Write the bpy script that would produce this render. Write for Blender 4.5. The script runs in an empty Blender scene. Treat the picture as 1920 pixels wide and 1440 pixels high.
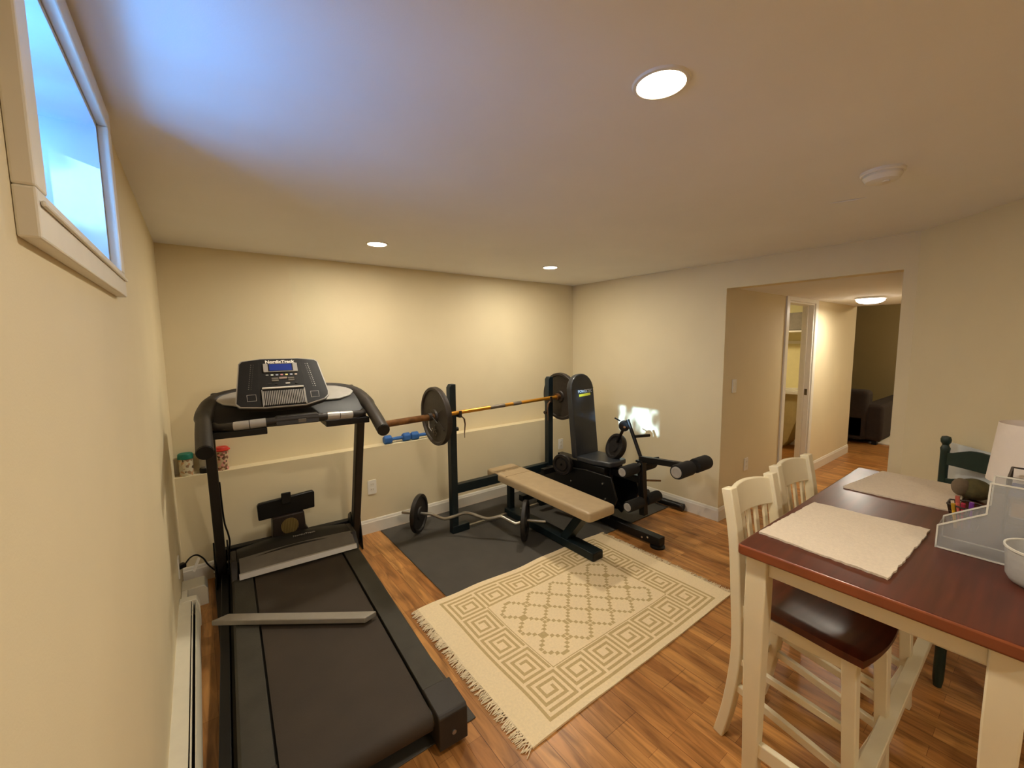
import bpy, math, random
from mathutils import Vector, Matrix
random.seed(7)
PI = math.pi
SC = bpy.context.scene
COL = SC.collection

# ------------------------------------------------------------------ camera
CAM = (0.158, -3.417, 1.562); YAW, PITCH, ROLL, FPX = .647, .1002, -.0095, 779.0
cd = bpy.data.cameras.new('camera'); cam = bpy.data.objects.new('camera', cd); COL.objects.link(cam)
Fv = Vector((math.sin(YAW)*math.cos(PITCH), math.cos(YAW)*math.cos(PITCH), -math.sin(PITCH)))
Rv = Vector((math.cos(YAW), -math.sin(YAW), 0)); Uv = Rv.cross(Fv)
R2 = Rv*math.cos(ROLL)+Uv*math.sin(ROLL); U2 = -Rv*math.sin(ROLL)+Uv*math.cos(ROLL)
M = Matrix((R2, U2, -Fv)).transposed().to_4x4(); M.translation = Vector(CAM)
cam.matrix_world = M
cd.sensor_fit = 'HORIZONTAL'; cd.sensor_width = 36.0; cd.lens = 36.0*FPX/1920.0; cd.clip_start = .02; cd.clip_end = 60
SC.camera = cam

# ------------------------------------------------------------------ world, sun, daylight, exposure
w = bpy.data.worlds.new('world'); SC.world = w; w.use_nodes = True
bg = w.node_tree.nodes['Background']; bg.inputs[0].default_value = (.20, .48, 1.0, 1); bg.inputs[1].default_value = 1.6
SUN_DIR = Vector((3.67, 1.33, -1.13)).normalized()
sd = bpy.data.lights.new('sun', 'SUN'); sd.energy = 15.0; sd.angle = math.radians(.6); sd.color = (.50, .76, 1.0)
so = bpy.data.objects.new('sun', sd); COL.objects.link(so); so.location = (-4, -4, 4)
so.rotation_euler = SUN_DIR.to_track_quat('-Z', 'Y').to_euler()
def area(name, loc, to, size, power, color, sizey=None, shape='RECTANGLE', spread=None):
    a = bpy.data.lights.new(name, 'AREA'); a.shape = shape; a.size = size
    if sizey: a.size_y = sizey
    a.energy = power; a.color = color
    if spread is not None: a.spread = spread
    o = bpy.data.objects.new(name, a); COL.objects.link(o); o.location = loc
    o.rotation_euler = (Vector(to)-Vector(loc)).to_track_quat('-Z', 'Y').to_euler()
    return o
# light of the bright ground outside, coming up through the window, and of the sky above it
area('ground_light', (-.80, -2.45, 1.47), (.9, -2.4, 2.2), .7, 135, (.06, .38, 1.0), 1.3)
area('sky_light', (-1.7, -2.75, 2.45), (0, -2.2, 1.95), 1.5, 150, (.26, .55, 1.0), .9)
V = SC.view_settings; V.view_transform = 'Standard'; V.look = 'None'; V.exposure = 0.10; V.gamma = 1.0; V.use_curve_mapping = False
LAMP_COL = (1.0, .91, .75)

# ------------------------------------------------------------------ materials
def srgb(c):
    return tuple(((v/255)/12.92 if v/255 <= .04045 else ((v/255+.055)/1.055)**2.4) for v in c)+(1,)
MATS = {}
def mat(name, col, rough=.6, metal=0.0, var=.06, scale=18, bump=0.0, bscale=120, coat=0, emit=None, estr=0, spec=.5, stretch=None):
    if name in MATS: return MATS[name]
    m = bpy.data.materials.new(name); m.use_nodes = True; nt = m.node_tree; N = nt.nodes; L = nt.links
    b = N['Principled BSDF']; c = srgb(col)
    tc = N.new('ShaderNodeTexCoord'); mp = N.new('ShaderNodeMapping'); L.new(tc.outputs['Object'], mp.inputs[0])
    if stretch: mp.inputs['Scale'].default_value = stretch
    nz = N.new('ShaderNodeTexNoise'); nz.inputs['Scale'].default_value = scale; nz.inputs['Detail'].default_value = 4
    L.new(mp.outputs[0], nz.inputs['Vector'])
    cr = N.new('ShaderNodeValToRGB'); cr.color_ramp.elements[0].position = .3; cr.color_ramp.elements[1].position = .7
    cr.color_ramp.elements[0].color = tuple(v*(1-var) for v in c[:3])+(1,)
    cr.color_ramp.elements[1].color = tuple(min(1, v*(1+var)) for v in c[:3])+(1,)
    L.new(nz.outputs['Fac'], cr.inputs[0]); L.new(cr.outputs[0], b.inputs['Base Color'])
    b.inputs['Roughness'].default_value = rough; b.inputs['Metallic'].default_value = metal
    b.inputs['Specular IOR Level'].default_value = spec
    if coat: b.inputs['Coat Weight'].default_value = coat; b.inputs['Coat Roughness'].default_value = .15
    if bump:
        n2 = N.new('ShaderNodeTexNoise'); n2.inputs['Scale'].default_value = bscale; L.new(mp.outputs[0], n2.inputs['Vector'])
        bp = N.new('ShaderNodeBump'); bp.inputs['Strength'].default_value = bump; bp.inputs['Distance'].default_value = .003
        L.new(n2.outputs['Fac'], bp.inputs['Height']); L.new(bp.outputs[0], b.inputs['Normal'])
    if emit: b.inputs['Emission Color'].default_value = emit+(1,); b.inputs['Emission Strength'].default_value = estr
    MATS[name] = m; return m

def wood_floor():
    m = bpy.data.materials.new('oak_laminate'); m.use_nodes = True; nt = m.node_tree; N = nt.nodes; L = nt.links
    b = N['Principled BSDF']; tc = N.new('ShaderNodeTexCoord')
    mp = N.new('ShaderNodeMapping'); mp.inputs['Rotation'].default_value = (0, 0, PI/2); L.new(tc.outputs['Object'], mp.inputs[0])
    br = N.new('ShaderNodeTexBrick'); br.inputs['Scale'].default_value = 1.0
    br.inputs['Brick Width'].default_value = .46; br.inputs['Row Height'].default_value = .064; br.inputs['Mortar Size'].default_value = .0006
    br.inputs['Mortar Smooth'].default_value = .3; br.offset = .37; br.offset_frequency = 2
    br.inputs['Color1'].default_value = srgb((204, 150, 88)); br.inputs['Color2'].default_value = srgb((166, 112, 60)); br.inputs['Mortar'].default_value = srgb((96, 52, 20))
    L.new(mp.outputs[0], br.inputs['Vector'])
    br2 = N.new('ShaderNodeTexBrick'); br2.inputs['Scale'].default_value = 1.0
    br2.inputs['Brick Width'].default_value = 1.22; br2.inputs['Row Height'].default_value = .192; br2.inputs['Mortar Size'].default_value = .0013
    br2.inputs['Color1'].default_value = (1, 1, 1, 1); br2.inputs['Color2'].default_value = (.86, .86, .86, 1); br2.inputs['Mortar'].default_value = (.45, .42, .4, 1)
    L.new(mp.outputs[0], br2.inputs['Vector'])
    mp2 = N.new('ShaderNodeMapping'); mp2.inputs['Scale'].default_value = (26, 3.2, 1); L.new(tc.outputs['Object'], mp2.inputs[0])
    nz = N.new('ShaderNodeTexNoise'); nz.inputs['Scale'].default_value = 1.0; nz.inputs['Detail'].default_value = 8; nz.inputs['Distortion'].default_value = 1.2
    L.new(mp2.outputs[0], nz.inputs['Vector'])
    cr = N.new('ShaderNodeValToRGB'); e = cr.color_ramp.elements
    e[0].position = .30; e[0].color = (.50, .44, .38, 1); e[1].position = .66; e[1].color = (1.16, 1.12, 1.05, 1)
    L.new(nz.outputs['Fac'], cr.inputs[0])
    a = N.new('ShaderNodeMix'); a.data_type = 'RGBA'; a.blend_type = 'MULTIPLY'; a.inputs[0].default_value = 1
    L.new(br.outputs['Color'], a.inputs[6]); L.new(cr.outputs[0], a.inputs[7])
    a2 = N.new('ShaderNodeMix'); a2.data_type = 'RGBA'; a2.blend_type = 'MULTIPLY'; a2.inputs[0].default_value = 1
    L.new(a.outputs[2], a2.inputs[6]); L.new(br2.outputs['Color'], a2.inputs[7])
    L.new(a2.outputs[2], b.inputs['Base Color'])
    b.inputs['Roughness'].default_value = .34; b.inputs['Specular IOR Level'].default_value = .4
    bp = N.new('ShaderNodeBump'); bp.inputs['Strength'].default_value = .12; bp.inputs['Distance'].default_value = .002
    L.new(nz.outputs['Fac'], bp.inputs['Height']); L.new(bp.outputs[0], b.inputs['Normal'])
    return m

M_WALL = mat('cream_wall_paint', (222, 208, 173), .72, var=.02, scale=3, bump=.08, bscale=260)
M_CEIL = mat('ceiling_paint', (236, 234, 234), .85, var=.02, scale=2.5, bump=.06, bscale=300)
M_TRIM = mat('white_trim_paint', (226, 220, 206), .38, var=.02)
M_FLOOR = wood_floor()
M_CREAM = mat('cream_furniture_paint', (232, 219, 186), .42, var=.03, scale=9)
M_CHERRY = mat('cherry_wood', (82, 35, 20), .36, var=.28, scale=3, stretch=(1.2, 14, 8), coat=.08)
M_CHERRYEDGE = mat('cherry_edge', (132, 66, 32), .32, var=.22, scale=4, stretch=(6, 2, 2), coat=.2)
M_BLACK = mat('black_paint', (12, 11, 11), .42, var=.15, spec=.35)
M_BLKPLAST = mat('black_plastic', (17, 15, 14), .5, spec=.35, var=.12, bump=.1)
M_DKPLAST = mat('dark_grey_plastic', (42, 37, 32), .5, spec=.4, var=.1, bump=.12)
M_MIDPLAST = mat('grey_plastic', (104, 98, 88), .48, var=.08)
M_SILVER = mat('silver_plastic', (176, 172, 166), .38, metal=.35, var=.05)
M_STEEL = mat('bare_steel', (176, 172, 162), .3, metal=.9, var=.12)
M_BELT = mat('running_belt', (56, 47, 38), .66, spec=.35, var=.1, scale=6, bump=.25, bscale=400)
M_RAIL = mat('side_rail_rubber', (58, 55, 47), .6, spec=.35, var=.16, scale=8, bump=.2, bscale=200)
M_MAT = mat('rubber_mat', (70, 66, 60), .8, var=.08, scale=7, bump=.4, bscale=260)
M_TEAL = mat('dark_teal_steel', (20, 32, 36), .45, var=.14, spec=.35)
M_TAN = mat('tan_vinyl', (172, 150, 116), .46, var=.05, bump=.12, bscale=180)
M_TANDK = mat('tan_vinyl_seam', (120, 98, 66), .6, var=.05)
M_IRON = mat('painted_iron', (44, 35, 26), .55, var=.22, scale=26, bump=.4, bscale=90)
M_IRONBLK = mat('black_iron', (24, 19, 16), .5, var=.2, scale=22, bump=.3, bscale=90)
M_IRONLIP = mat('plate_raised_lettering', (74, 63, 48), .5, var=.12)
M_RUST = mat('rusty_sleeve_steel', (122, 84, 48), .38, metal=.5, var=.4, scale=22)
M_GOLD = mat('yellow_zinc_bar', (206, 146, 48), .3, metal=.6, var=.12)
M_KNURL = mat('knurled_bar_band', (122, 112, 100), .5, metal=.5, var=.2, scale=200)
M_VINYL = mat('black_vinyl', (44, 47, 51), .36, var=.1, bump=.15, bscale=160)
M_FOAM = mat('black_foam', (20, 18, 16), .85, var=.15, bump=.5, bscale=150)
M_CHROME = mat('chrome', (206, 204, 198), .2, metal=.95, var=.04)
M_RUG = mat('cream_woven_cotton', (238, 218, 178), .9, var=.05, scale=90, bump=.6, bscale=420)
M_RUGPAT = mat('tan_woven_pattern', (196, 170, 120), .9, var=.08, scale=90, bump=.6, bscale=420)
M_FRINGE = mat('cotton_fringe', (230, 212, 178), .9, var=.08)
M_PLACEMAT = mat('oatmeal_linen', (220, 204, 182), .9, var=.05, scale=120, bump=.7, bscale=500)
M_BLUE = mat('blue_neoprene', (44, 98, 168), .6, var=.08)
M_GREEN = mat('dark_green_paint', (26, 46, 40), .4, var=.2)
M_WHITE = mat('white_plastic', (230, 226, 216), .45, var=.02)
M_SHADE = mat('white_lampshade_fabric', (226, 214, 204), .85, var=.03, bump=.2, bscale=300)
M_HEATER = mat('white_enamel', (222, 216, 196), .4, var=.03)
M_YELLOW = mat('yellow_print', (232, 220, 60), .5, var=.03)
M_SOFA = mat('dark_brown_upholstery', (48, 36, 26), .9, var=.15, bump=.5, bscale=120)
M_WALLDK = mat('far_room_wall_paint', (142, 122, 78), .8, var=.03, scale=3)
M_WRACK = mat('dark_wire', (52, 40, 32), .45, metal=.4, var=.1)

def emis(name, col, s):
    m = bpy.data.materials.new(name); m.use_nodes = True; N = m.node_tree.nodes; L = m.node_tree.links
    b = N['Principled BSDF']; b.inputs['Base Color'].default_value = (.8, .8, .8, 1)
    b.inputs['Emission Color'].default_value = col+(1,); b.inputs['Emission Strength'].default_value = s
    return m
def clear(name, tint, alpha, rough=.15):
    """thin clear or frosted sheet: see-through mixed with gloss and a little diffuse"""
    m = bpy.data.materials.new(name); m.use_nodes = True; nt = m.node_tree; N = nt.nodes; L = nt.links
    for n in list(N): N.remove(n)
    out = N.new('ShaderNodeOutputMaterial'); tr = N.new('ShaderNodeBsdfTransparent'); tr.inputs[0].default_value = tint+(1,)
    pb = N.new('ShaderNodeBsdfPrincipled'); pb.inputs['Base Color'].default_value = tint+(1,); pb.inputs['Roughness'].default_value = rough
    nz = N.new('ShaderNodeTexNoise'); nz.inputs['Scale'].default_value = 6
    mr = N.new('ShaderNodeMapRange'); mr.inputs[3].default_value = alpha*.85; mr.inputs[4].default_value = alpha*1.15
    L.new(nz.outputs['Fac'], mr.inputs[0])
    mx = N.new('ShaderNodeMixShader'); L.new(mr.outputs[0], mx.inputs[0]); L.new(tr.outputs[0], mx.inputs[1]); L.new(pb.outputs[0], mx.inputs[2]); L.new(mx.outputs[0], out.inputs[0])
    return m
M_GLASS = clear('window_glass', (.93, .97, 1.0), .35, .25)
_n = M_GLASS.node_tree.nodes; _m = [q for q in _n if q.type == 'MAP_RANGE'][0]; _z = [q for q in _n if q.type == 'TEX_NOISE'][0]
_m.inputs[1].default_value = .50; _m.inputs[2].default_value = .62; _m.inputs[3].default_value = .10; _m.inputs[4].default_value = .88   # clouded streaks, added to break up the sunlight coming in
_z.inputs['Detail'].default_value = 5; _tc = _n.new('ShaderNodeTexCoord'); _mp = _n.new('ShaderNodeMapping'); _mp.inputs['Scale'].default_value = (1, 1.6, .7); _mp.inputs['Rotation'].default_value = (.6, 0, 0)
M_GLASS.node_tree.links.new(_tc.outputs['Object'], _mp.inputs[0]); M_GLASS.node_tree.links.new(_mp.outputs[0], _z.inputs['Vector'])
M_CLEAR = clear('clear_plastic', (.80, .80, .80), .20, .2)
M_FROST = clear('frosted_plastic', (.76, .75, .73), .40, .3)
M_JAR = clear('clear_jar_plastic', (.8, .78, .7), .25, .15)

def speckle(name, base, cols, scale, thr=.55):
    """printed packaging: patches of colour on a base"""
    m = bpy.data.materials.new(name); m.use_nodes = True; nt = m.node_tree; N = nt.nodes; L = nt.links
    b = N['Principled BSDF']; tc = N.new('ShaderNodeTexCoord'); vo = N.new('ShaderNodeTexVoronoi'); vo.inputs['Scale'].default_value = scale
    L.new(tc.outputs['Object'], vo.inputs['Vector'])
    cr = N.new('ShaderNodeValToRGB'); cr.color_ramp.interpolation = 'CONSTANT'
    el = cr.color_ramp.elements; el[0].color = srgb(base); el[0].position = 0; el[1].position = thr; el[1].color = srgb(cols[0])
    for i, c in enumerate(cols[1:]):
        e = el.new(thr+(1-thr)*(i+1)/len(cols)); e.color = srgb(c)
    sp = N.new('ShaderNodeSeparateColor'); L.new(vo.outputs['Color'], sp.inputs[0]); L.new(sp.outputs[0], cr.inputs[0])
    L.new(cr.outputs[0], b.inputs['Base Color']); b.inputs['Roughness'].default_value = .5
    return m

# ------------------------------------------------------------------ mesh builder
class MB:
    def __init__(s): s.v = []; s.f = []; s.m = []
    def add(s, vs, fs, mi=0):
        o = len(s.v); s.v += [Vector(p) for p in vs]; s.f += [tuple(i+o for i in f) for f in fs]; s.m += [mi]*len(fs); return s
    def box(s, x0, x1, y0, y1, z0, z1, mi=0):
        vs = [(x, y, z) for z in (z0, z1) for y in (y0, y1) for x in (x0, x1)]
        return s.add(vs, [(0, 2, 3, 1), (4, 5, 7, 6), (0, 1, 5, 4), (2, 6, 7, 3), (0, 4, 6, 2), (1, 3, 7, 5)], mi)
    def bar(s, p, q, w, h, up=(0, 0, 1), w2=None, h2=None, mi=0):
        p = Vector(p); q = Vector(q); d = (q-p).normalized(); u = Vector(up)
        r = d.cross(u)
        if r.length < 1e-4: r = d.cross(Vector((0, 1, 0)))
        r.normalize(); u = r.cross(d); w2 = w2 or w; h2 = h2 or h
        vs = [c+r*a*ww/2+u*b*hh/2 for c, ww, hh in ((p, w, h), (q, w2, h2)) for a, b in ((-1, -1), (1, -1), (1, 1), (-1, 1))]
        return s.add(vs, [(3, 2, 1, 0), (4, 5, 6, 7), (0, 1, 5, 4), (1, 2, 6, 5), (2, 3, 7, 6), (3, 0, 4, 7)], mi)
    def path(s, pts, w, h, up=(0, 0, 1), mi=0, ws=None):
        """rectangular section swept along points"""
        pts = [Vector(p) for p in pts]; rings = []
        for i, p in enumerate(pts):
            d = (pts[min(i+1, len(pts)-1)]-pts[max(i-1, 0)]).normalized(); r = d.cross(Vector(up)).normalized(); u = r.cross(d)
            k = ws[i] if ws else 1
            rings.append([p+r*a*w*k/2+u*b*h*k/2 for a, b in ((-1, -1), (1, -1), (1, 1), (-1, 1))])
        return s.rings(rings, mi)
    def rings(s, rings, mi=0, caps=True, closed=False):
        n = len(rings[0]); vs = [p for r in rings for p in r]; fs = []
        m = len(rings)
        for i in range(m if closed else m-1):
            for j in range(n):
                a = i*n+j; b = i*n+(j+1) % n; c = ((i+1) % m)*n+(j+1) % n; d = ((i+1) % m)*n+j
                fs.append((a, b, c, d))
        if caps and not closed: fs.append(tuple(range(n-1, -1, -1))); fs.append(tuple((m-1)*n+j for j in range(n)))
        return s.add(vs, fs, mi)
    def tube(s, pts, r, n=12, mi=0, rs=None, flat=1.0, closed=False):
        pts = [Vector(p) for p in pts]; rings = []; m = len(pts); u = None
        for i, p in enumerate(pts):
            a = pts[(i-1) % m] if closed else pts[max(i-1, 0)]; b = pts[(i+1) % m] if closed else pts[min(i+1, m-1)]
            d = (b-a).normalized()
            if u is None: u = Vector((0, 0, 1)) if abs(d.z) < .9 else Vector((0, 1, 0))
            x = d.cross(u).normalized(); u = x.cross(d).normalized(); rr = rs[i] if rs else r
            rings.append([p+x*math.cos(t)*rr+u*math.sin(t)*rr*flat for t in [2*PI*k/n for k in range(n)]])
        return s.rings(rings, mi, closed=closed)
    def cyl(s, p, q, r, n=24, mi=0, r2=None): return s.tube([p, q], r, n, mi, [r, r if r2 is None else r2])
    def lathe(s, prof, o=(0, 0, 0), ax=(0, 0, 1), n=40, mi=0, closed=False):
        """prof: (radius, height along axis)"""
        o = Vector(o); a = Vector(ax).normalized(); x = a.orthogonal().normalized(); y = a.cross(x)
        rings = [[o+a*h+(x*math.cos(t)+y*math.sin(t))*max(r, 1e-5) for t in [2*PI*k/n for k in range(n)]] for r, h in prof]
        return s.rings(rings, mi, caps=not closed, closed=closed)
    def prism(s, poly, o, u, v, t, mi=0):
        """polygon (a,b) in plane o+a*u+b*v thickened along t (vector)"""
        o = Vector(o); u = Vector(u); v = Vector(v); t = Vector(t)
        a = [o+u*p+v*q for p, q in poly]; n = len(a); b = [p+t for p in a]
        return s.add(a+b, [tuple(range(n-1, -1, -1)), tuple(range(n, 2*n))]+[(i, (i+1) % n, (i+1) % n+n, i+n) for i in range(n)], mi)
    def ball(s, c, r, n=14, mi=0, sc=(1, 1, 1)):
        c = Vector(c); rings = []
        for i in range(n//2+1):
            t = PI*i/(n//2); rings.append([c+Vector((math.sin(t)*math.cos(a)*r*sc[0]+1e-6*math.cos(a), math.sin(t)*math.sin(a)*r*sc[1]+1e-6*math.sin(a), -math.cos(t)*r*sc[2])) for a in [2*PI*k/n for k in range(n)]])
        return s.rings(rings, mi)

def rrect(w, h, r, n=5):
    p = []
    for cx, cy, a0 in ((w/2-r, h/2-r, 0), (-w/2+r, h/2-r, PI/2), (-w/2+r, -h/2+r, PI), (w/2-r, -h/2+r, 1.5*PI)):
        for k in range(n+1):
            a = a0+PI/2*k/n; p.append((cx+r*math.cos(a), cy+r*math.sin(a)))
    return p
def circ(r, n=28): return [(r*math.cos(2*PI*k/n), r*math.sin(2*PI*k/n)) for k in range(n)]

def base_of(o):
    p = Vector((0, 0, 0))
    while o is not None: p += Vector(o['_o']) if '_o' in o.keys() else Vector((0, 0, 0)); o = o.parent
    return p
def obj(name, mb, mats, parent=None, bevel=0, smooth=True, loc=None, segs=2):
    """one mesh object; mb is in world coordinates (as when the thing still stands where it was made)"""
    if not isinstance(mats, (list, tuple)): mats = [mats]
    off = base_of(parent) if parent else Vector(loc or (0, 0, 0))
    me = bpy.data.meshes.new(name); me.from_pydata([tuple(p-off) for p in mb.v], [], mb.f)
    for m in mats: me.materials.append(m)
    me.polygons.foreach_set('material_index', mb.m)
    import bmesh
    bm = bmesh.new(); bm.from_mesh(me); bmesh.ops.recalc_face_normals(bm, faces=bm.faces); bm.to_mesh(me); bm.free()
    if smooth:
        me.shade_smooth(); me.set_sharp_from_angle(angle=math.radians(38))
    me.update()
    o = bpy.data.objects.new(name, me); COL.objects.link(o)
    if parent: o.parent = parent
    else: o.location = off; o['_o'] = tuple(off)
    if bevel:
        b = o.modifiers.new('bevel', 'BEVEL'); b.width = bevel; b.segments = segs; b.limit_method = 'ANGLE'; b.angle_limit = math.radians(40)
    return o
def tag(o, label, cat, group=None):
    o['label'] = label; o['category'] = cat
    if group: o['group'] = group
    return o
def thing(name, loc, label, cat, group=None):
    o = bpy.data.objects.new(name, None); COL.objects.link(o); o.location = loc; o['_o'] = tuple(loc); o.empty_display_size = .1
    return tag(o, label, cat, group)
def struct(name, mb, m, parent=None, bevel=0, smooth=False):
    o = obj(name, mb, m, parent, bevel, smooth)
    if not parent: o['kind'] = 'structure'
    return o
def copy_tree(o, parent=None):
    c = o.copy(); COL.objects.link(c); c.parent = parent
    for ch in list(o.children): copy_tree(ch, c)
    return c
def text(name, s, size, o, u, v, m, parent, ext=.0006, sx=1.0, align='CENTER', bold=0.0):
    """raised lettering: origin o, reading direction u, up v"""
    cu = bpy.data.curves.new('lettering', 'FONT'); cu.body = s; cu.size = size; cu.align_x = align; cu.align_y = 'CENTER'; cu.extrude = ext; cu.offset = bold
    t = bpy.data.objects.new('lettering_tmp', cu); COL.objects.link(t)
    dg = bpy.context.evaluated_depsgraph_get(); me = bpy.data.meshes.new_from_object(t.evaluated_get(dg)); bpy.data.objects.remove(t)
    u = Vector(u).normalized(); v = Vector(v).normalized(); n = u.cross(v); o = Vector(o); off = base_of(parent)
    for p in me.vertices: p.co = o+u*p.co.x*sx+v*p.co.y+n*p.co.z-off
    me.materials.clear(); me.materials.append(m)
    ob = bpy.data.objects.new(name, me); COL.objects.link(ob); ob.parent = parent; return ob
def lerp(a, b, t): return a+(b-a)*t
def smooth_path(pts, n=6):
    pts = [Vector(p) for p in pts]; P = [pts[0]]+pts+[pts[-1]]; out = []
    for i in range(1, len(P)-2):
        for k in range(n):
            t = k/n; a, b, c, d = P[i-1], P[i], P[i+1], P[i+2]
            out.append(.5*((2*b)+(c-a)*t+(2*a-5*b+4*c-d)*t*t+(3*b-a-3*c+d)*t**3))
    out.append(pts[-1]); return out

# ================================================================== SETTING
H = 2.2; XL = -.01; XR = 3.665; HH = 2.0
YO1, YO2, ZO = -1.715, -2.79, 1.985        # opening in the right wall
struct('floor', MB().box(-.3, 11, -6.2, 1.2, -.1, 0), M_FLOOR)
struct('ceiling', MB().box(-.3, XR+.12, -6.2, .3, H, H+.15), M_CEIL)
WY0, WY1, WZ0, WZ1 = -2.575, -1.86, 1.762, 2.135  # window opening
wl = MB()
wl.box(XL-.24, XL, -6.2, WY0, 0, H).box(XL-.24, XL, WY1, .3, 0, H).box(XL-.24, XL, WY0, WY1, 0, WZ0).box(XL-.24, XL, WY0, WY1, WZ1, H)
struct('wall_left', wl, M_WALL)
YB = .04; YLED = -.06; ZLED = .715
struct('wall_back', MB().box(XL, XR+.12, YB, YB+.2, 0, H).box(XL, XR, YLED, YB, 0, ZLED), M_WALL)
wr = MB().box(XR, XR+.12, YO1, .3, 0, H).box(XR, XR+.12, YO2, YO1, ZO, H).box(XR, XR+.12, YO2-.07, YO2, 0, H)
struct('wall_right', wr, M_WALL)
struct('wall_corner', MB().prism([(0, 0), (1.55, 0), (1.55, H), (0, H)], (XR, -2.855, 0), (-.72, -.69, 0), (0, 0, 1), (.08, -.085, 0)), M_WALL)
struct('wall_side', MB().box(2.5, 2.62, -6.2, -3.9, 0, H), M_WALL)
struct('wall_front', MB().box(-.3, 3.8, -6.2, -6.0, 0, H), M_WALL)
# hallway beyond the opening
hl = MB().box(XR+.12, 7.24, YO1, YO1+.11, HH+.2, 2.4).box(XR+.12, 4.95, YO1, YO1+.11, 0, HH).box(5.68, 7.24, YO1, YO1+.11, 0, HH).box(4.95, 5.68, YO1, YO1+.11, 1.955, HH)
struct('wall_hall_left', hl, M_WALL)
struct('wall_hall_right', MB().box(XR+.12, 7.24, YO2-.12, YO2, 0, HH), M_WALL)
struct('ceiling_hall', MB().box(XR+.12, 7.24, YO2-.15, YO1+.11, HH-.005, HH+.2), M_CEIL)
# room behind the hallway door
wb = MB().box(7.16, 7.24, YO1+.11, .3, 0, 2.3).box(XR+.12, 7.3, .3, .4, 0, 2.3)
struct('wall_washroom', wb, mat('washroom_wall_paint', (232, 222, 170), .7, var=.02))
struct('ceiling_washroom', MB().box(XR+.12, 7.3, YO1+.11, .3, 2.28, 2.4), M_CEIL)
# far room at the end of the hallway
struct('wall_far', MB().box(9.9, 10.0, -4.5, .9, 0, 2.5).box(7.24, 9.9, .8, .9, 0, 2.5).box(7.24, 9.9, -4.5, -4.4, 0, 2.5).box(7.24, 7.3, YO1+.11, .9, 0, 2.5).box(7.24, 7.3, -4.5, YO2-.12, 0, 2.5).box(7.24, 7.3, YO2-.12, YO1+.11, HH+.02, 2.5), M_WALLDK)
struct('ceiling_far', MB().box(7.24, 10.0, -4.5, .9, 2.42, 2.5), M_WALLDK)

# baseboards (stepped moulding with a rounded cap)
def skirting(name, p, q, n, h=.115, parent=None):
    p = Vector(p); q = Vector(q); n = Vector(n)
    prof = [(0, 0), (.013, 0), (.013, h*.78), (.010, h*.84), (.008, h*.93), (.004, h), (0, h)]
    mb = MB(); mb.rings([[c+n*a+Vector((0, 0, b)) for a, b in prof] for c in (p, q)])
    return struct(name, mb, M_TRIM)
skirting('baseboard_back', (XL, YLED, 0), (XR, YLED, 0), (0, -1, 0))
skirting('baseboard_right', (XR, YLED-.013, 0), (XR, YO1, 0), (-1, 0, 0))
skirting('baseboard_hall', (XR-.013, YO1, 0), (4.88, YO1, 0), (0, -1, 0))
skirting('baseboard_passage', (5.78, YO1, 0), (7.24, YO1, 0), (0, -1, 0))
skirting('baseboard_hall_right', (XR, YO2, 0), (7.24, YO2, 0), (0, 1, 0))
skirting('baseboard_corner', (XR, -2.855, 0), (XR-1.1, -3.91, 0), (-.69, .72, 0))
skirting('baseboard_washroom', (7.16, YO1+.12, 0), (7.16, .3, 0), (-1, 0, 0))
skirting('baseboard_far', (9.9, -4.4, 0), (9.9, .8, 0), (-1, 0, 0))

# window: casing, sash frame, glass set deep in the wall
cx = .012
c = MB(); W = .052
yo0, yo1, zo0, zo1 = WY0-W, WY1+W, WZ0-W-.012, min(WZ1+W, H-.002)
c.box(XL, cx, yo0, yo1, zo0, WZ0).box(XL, cx, yo0, yo1, WZ1, zo1).box(XL, cx, yo0, WY0, WZ0, WZ1).box(XL, cx, WY1, yo1, WZ0, WZ1)
c.box(cx, cx+.006, yo0+.008, yo1-.008, WZ0-.022, WZ0-.014)
win = struct('window_1', c, M_TRIM, bevel=.003)
M_REV = mat('window_reveal_paint', (196, 204, 214), .55, var=.02)
rv = MB(); t = .012
rv.box(XL-.24, XL, WY0, WY0+t, WZ0, WZ1).box(XL-.24, XL, WY1-t, WY1, WZ0, WZ1).box(XL-.24, XL, WY0+t, WY1-t, WZ0, WZ0+t).box(XL-.24, XL, WY0+t, WY1-t, WZ1-t, WZ1)
struct('window_lining', rv, M_REV, win)
fr = MB(); a0, a1, b0, b1 = WY0+t, WY1-t, WZ0+t, WZ1-t; fx0, fx1 = XL-.225, XL-.185
fr.box(fx0, fx1, a0, a0+.035, b0, b1).box(fx0, fx1, a1-.035, a1, b0, b1).box(fx0, fx1, a0+.035, a1-.035, b0, b0+.035).box(fx0, fx1, a0+.035, a1-.035, b1-.035, b1)
struct('window_frame', fr, M_TRIM, win, bevel=.002)
struct('window_pane', MB().box(fx0+.016, fx0+.02, a0+.03, a1-.03, b0+.03, b1-.03), M_GLASS, win)
struct('ground', MB().box(-9, XL-.24, -9, 4, 1.3, 1.4), mat('pale_bounce_ground', (225, 230, 236), .9, var=.03))  # unseen ground, added and made pale to bounce daylight up through the window

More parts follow.
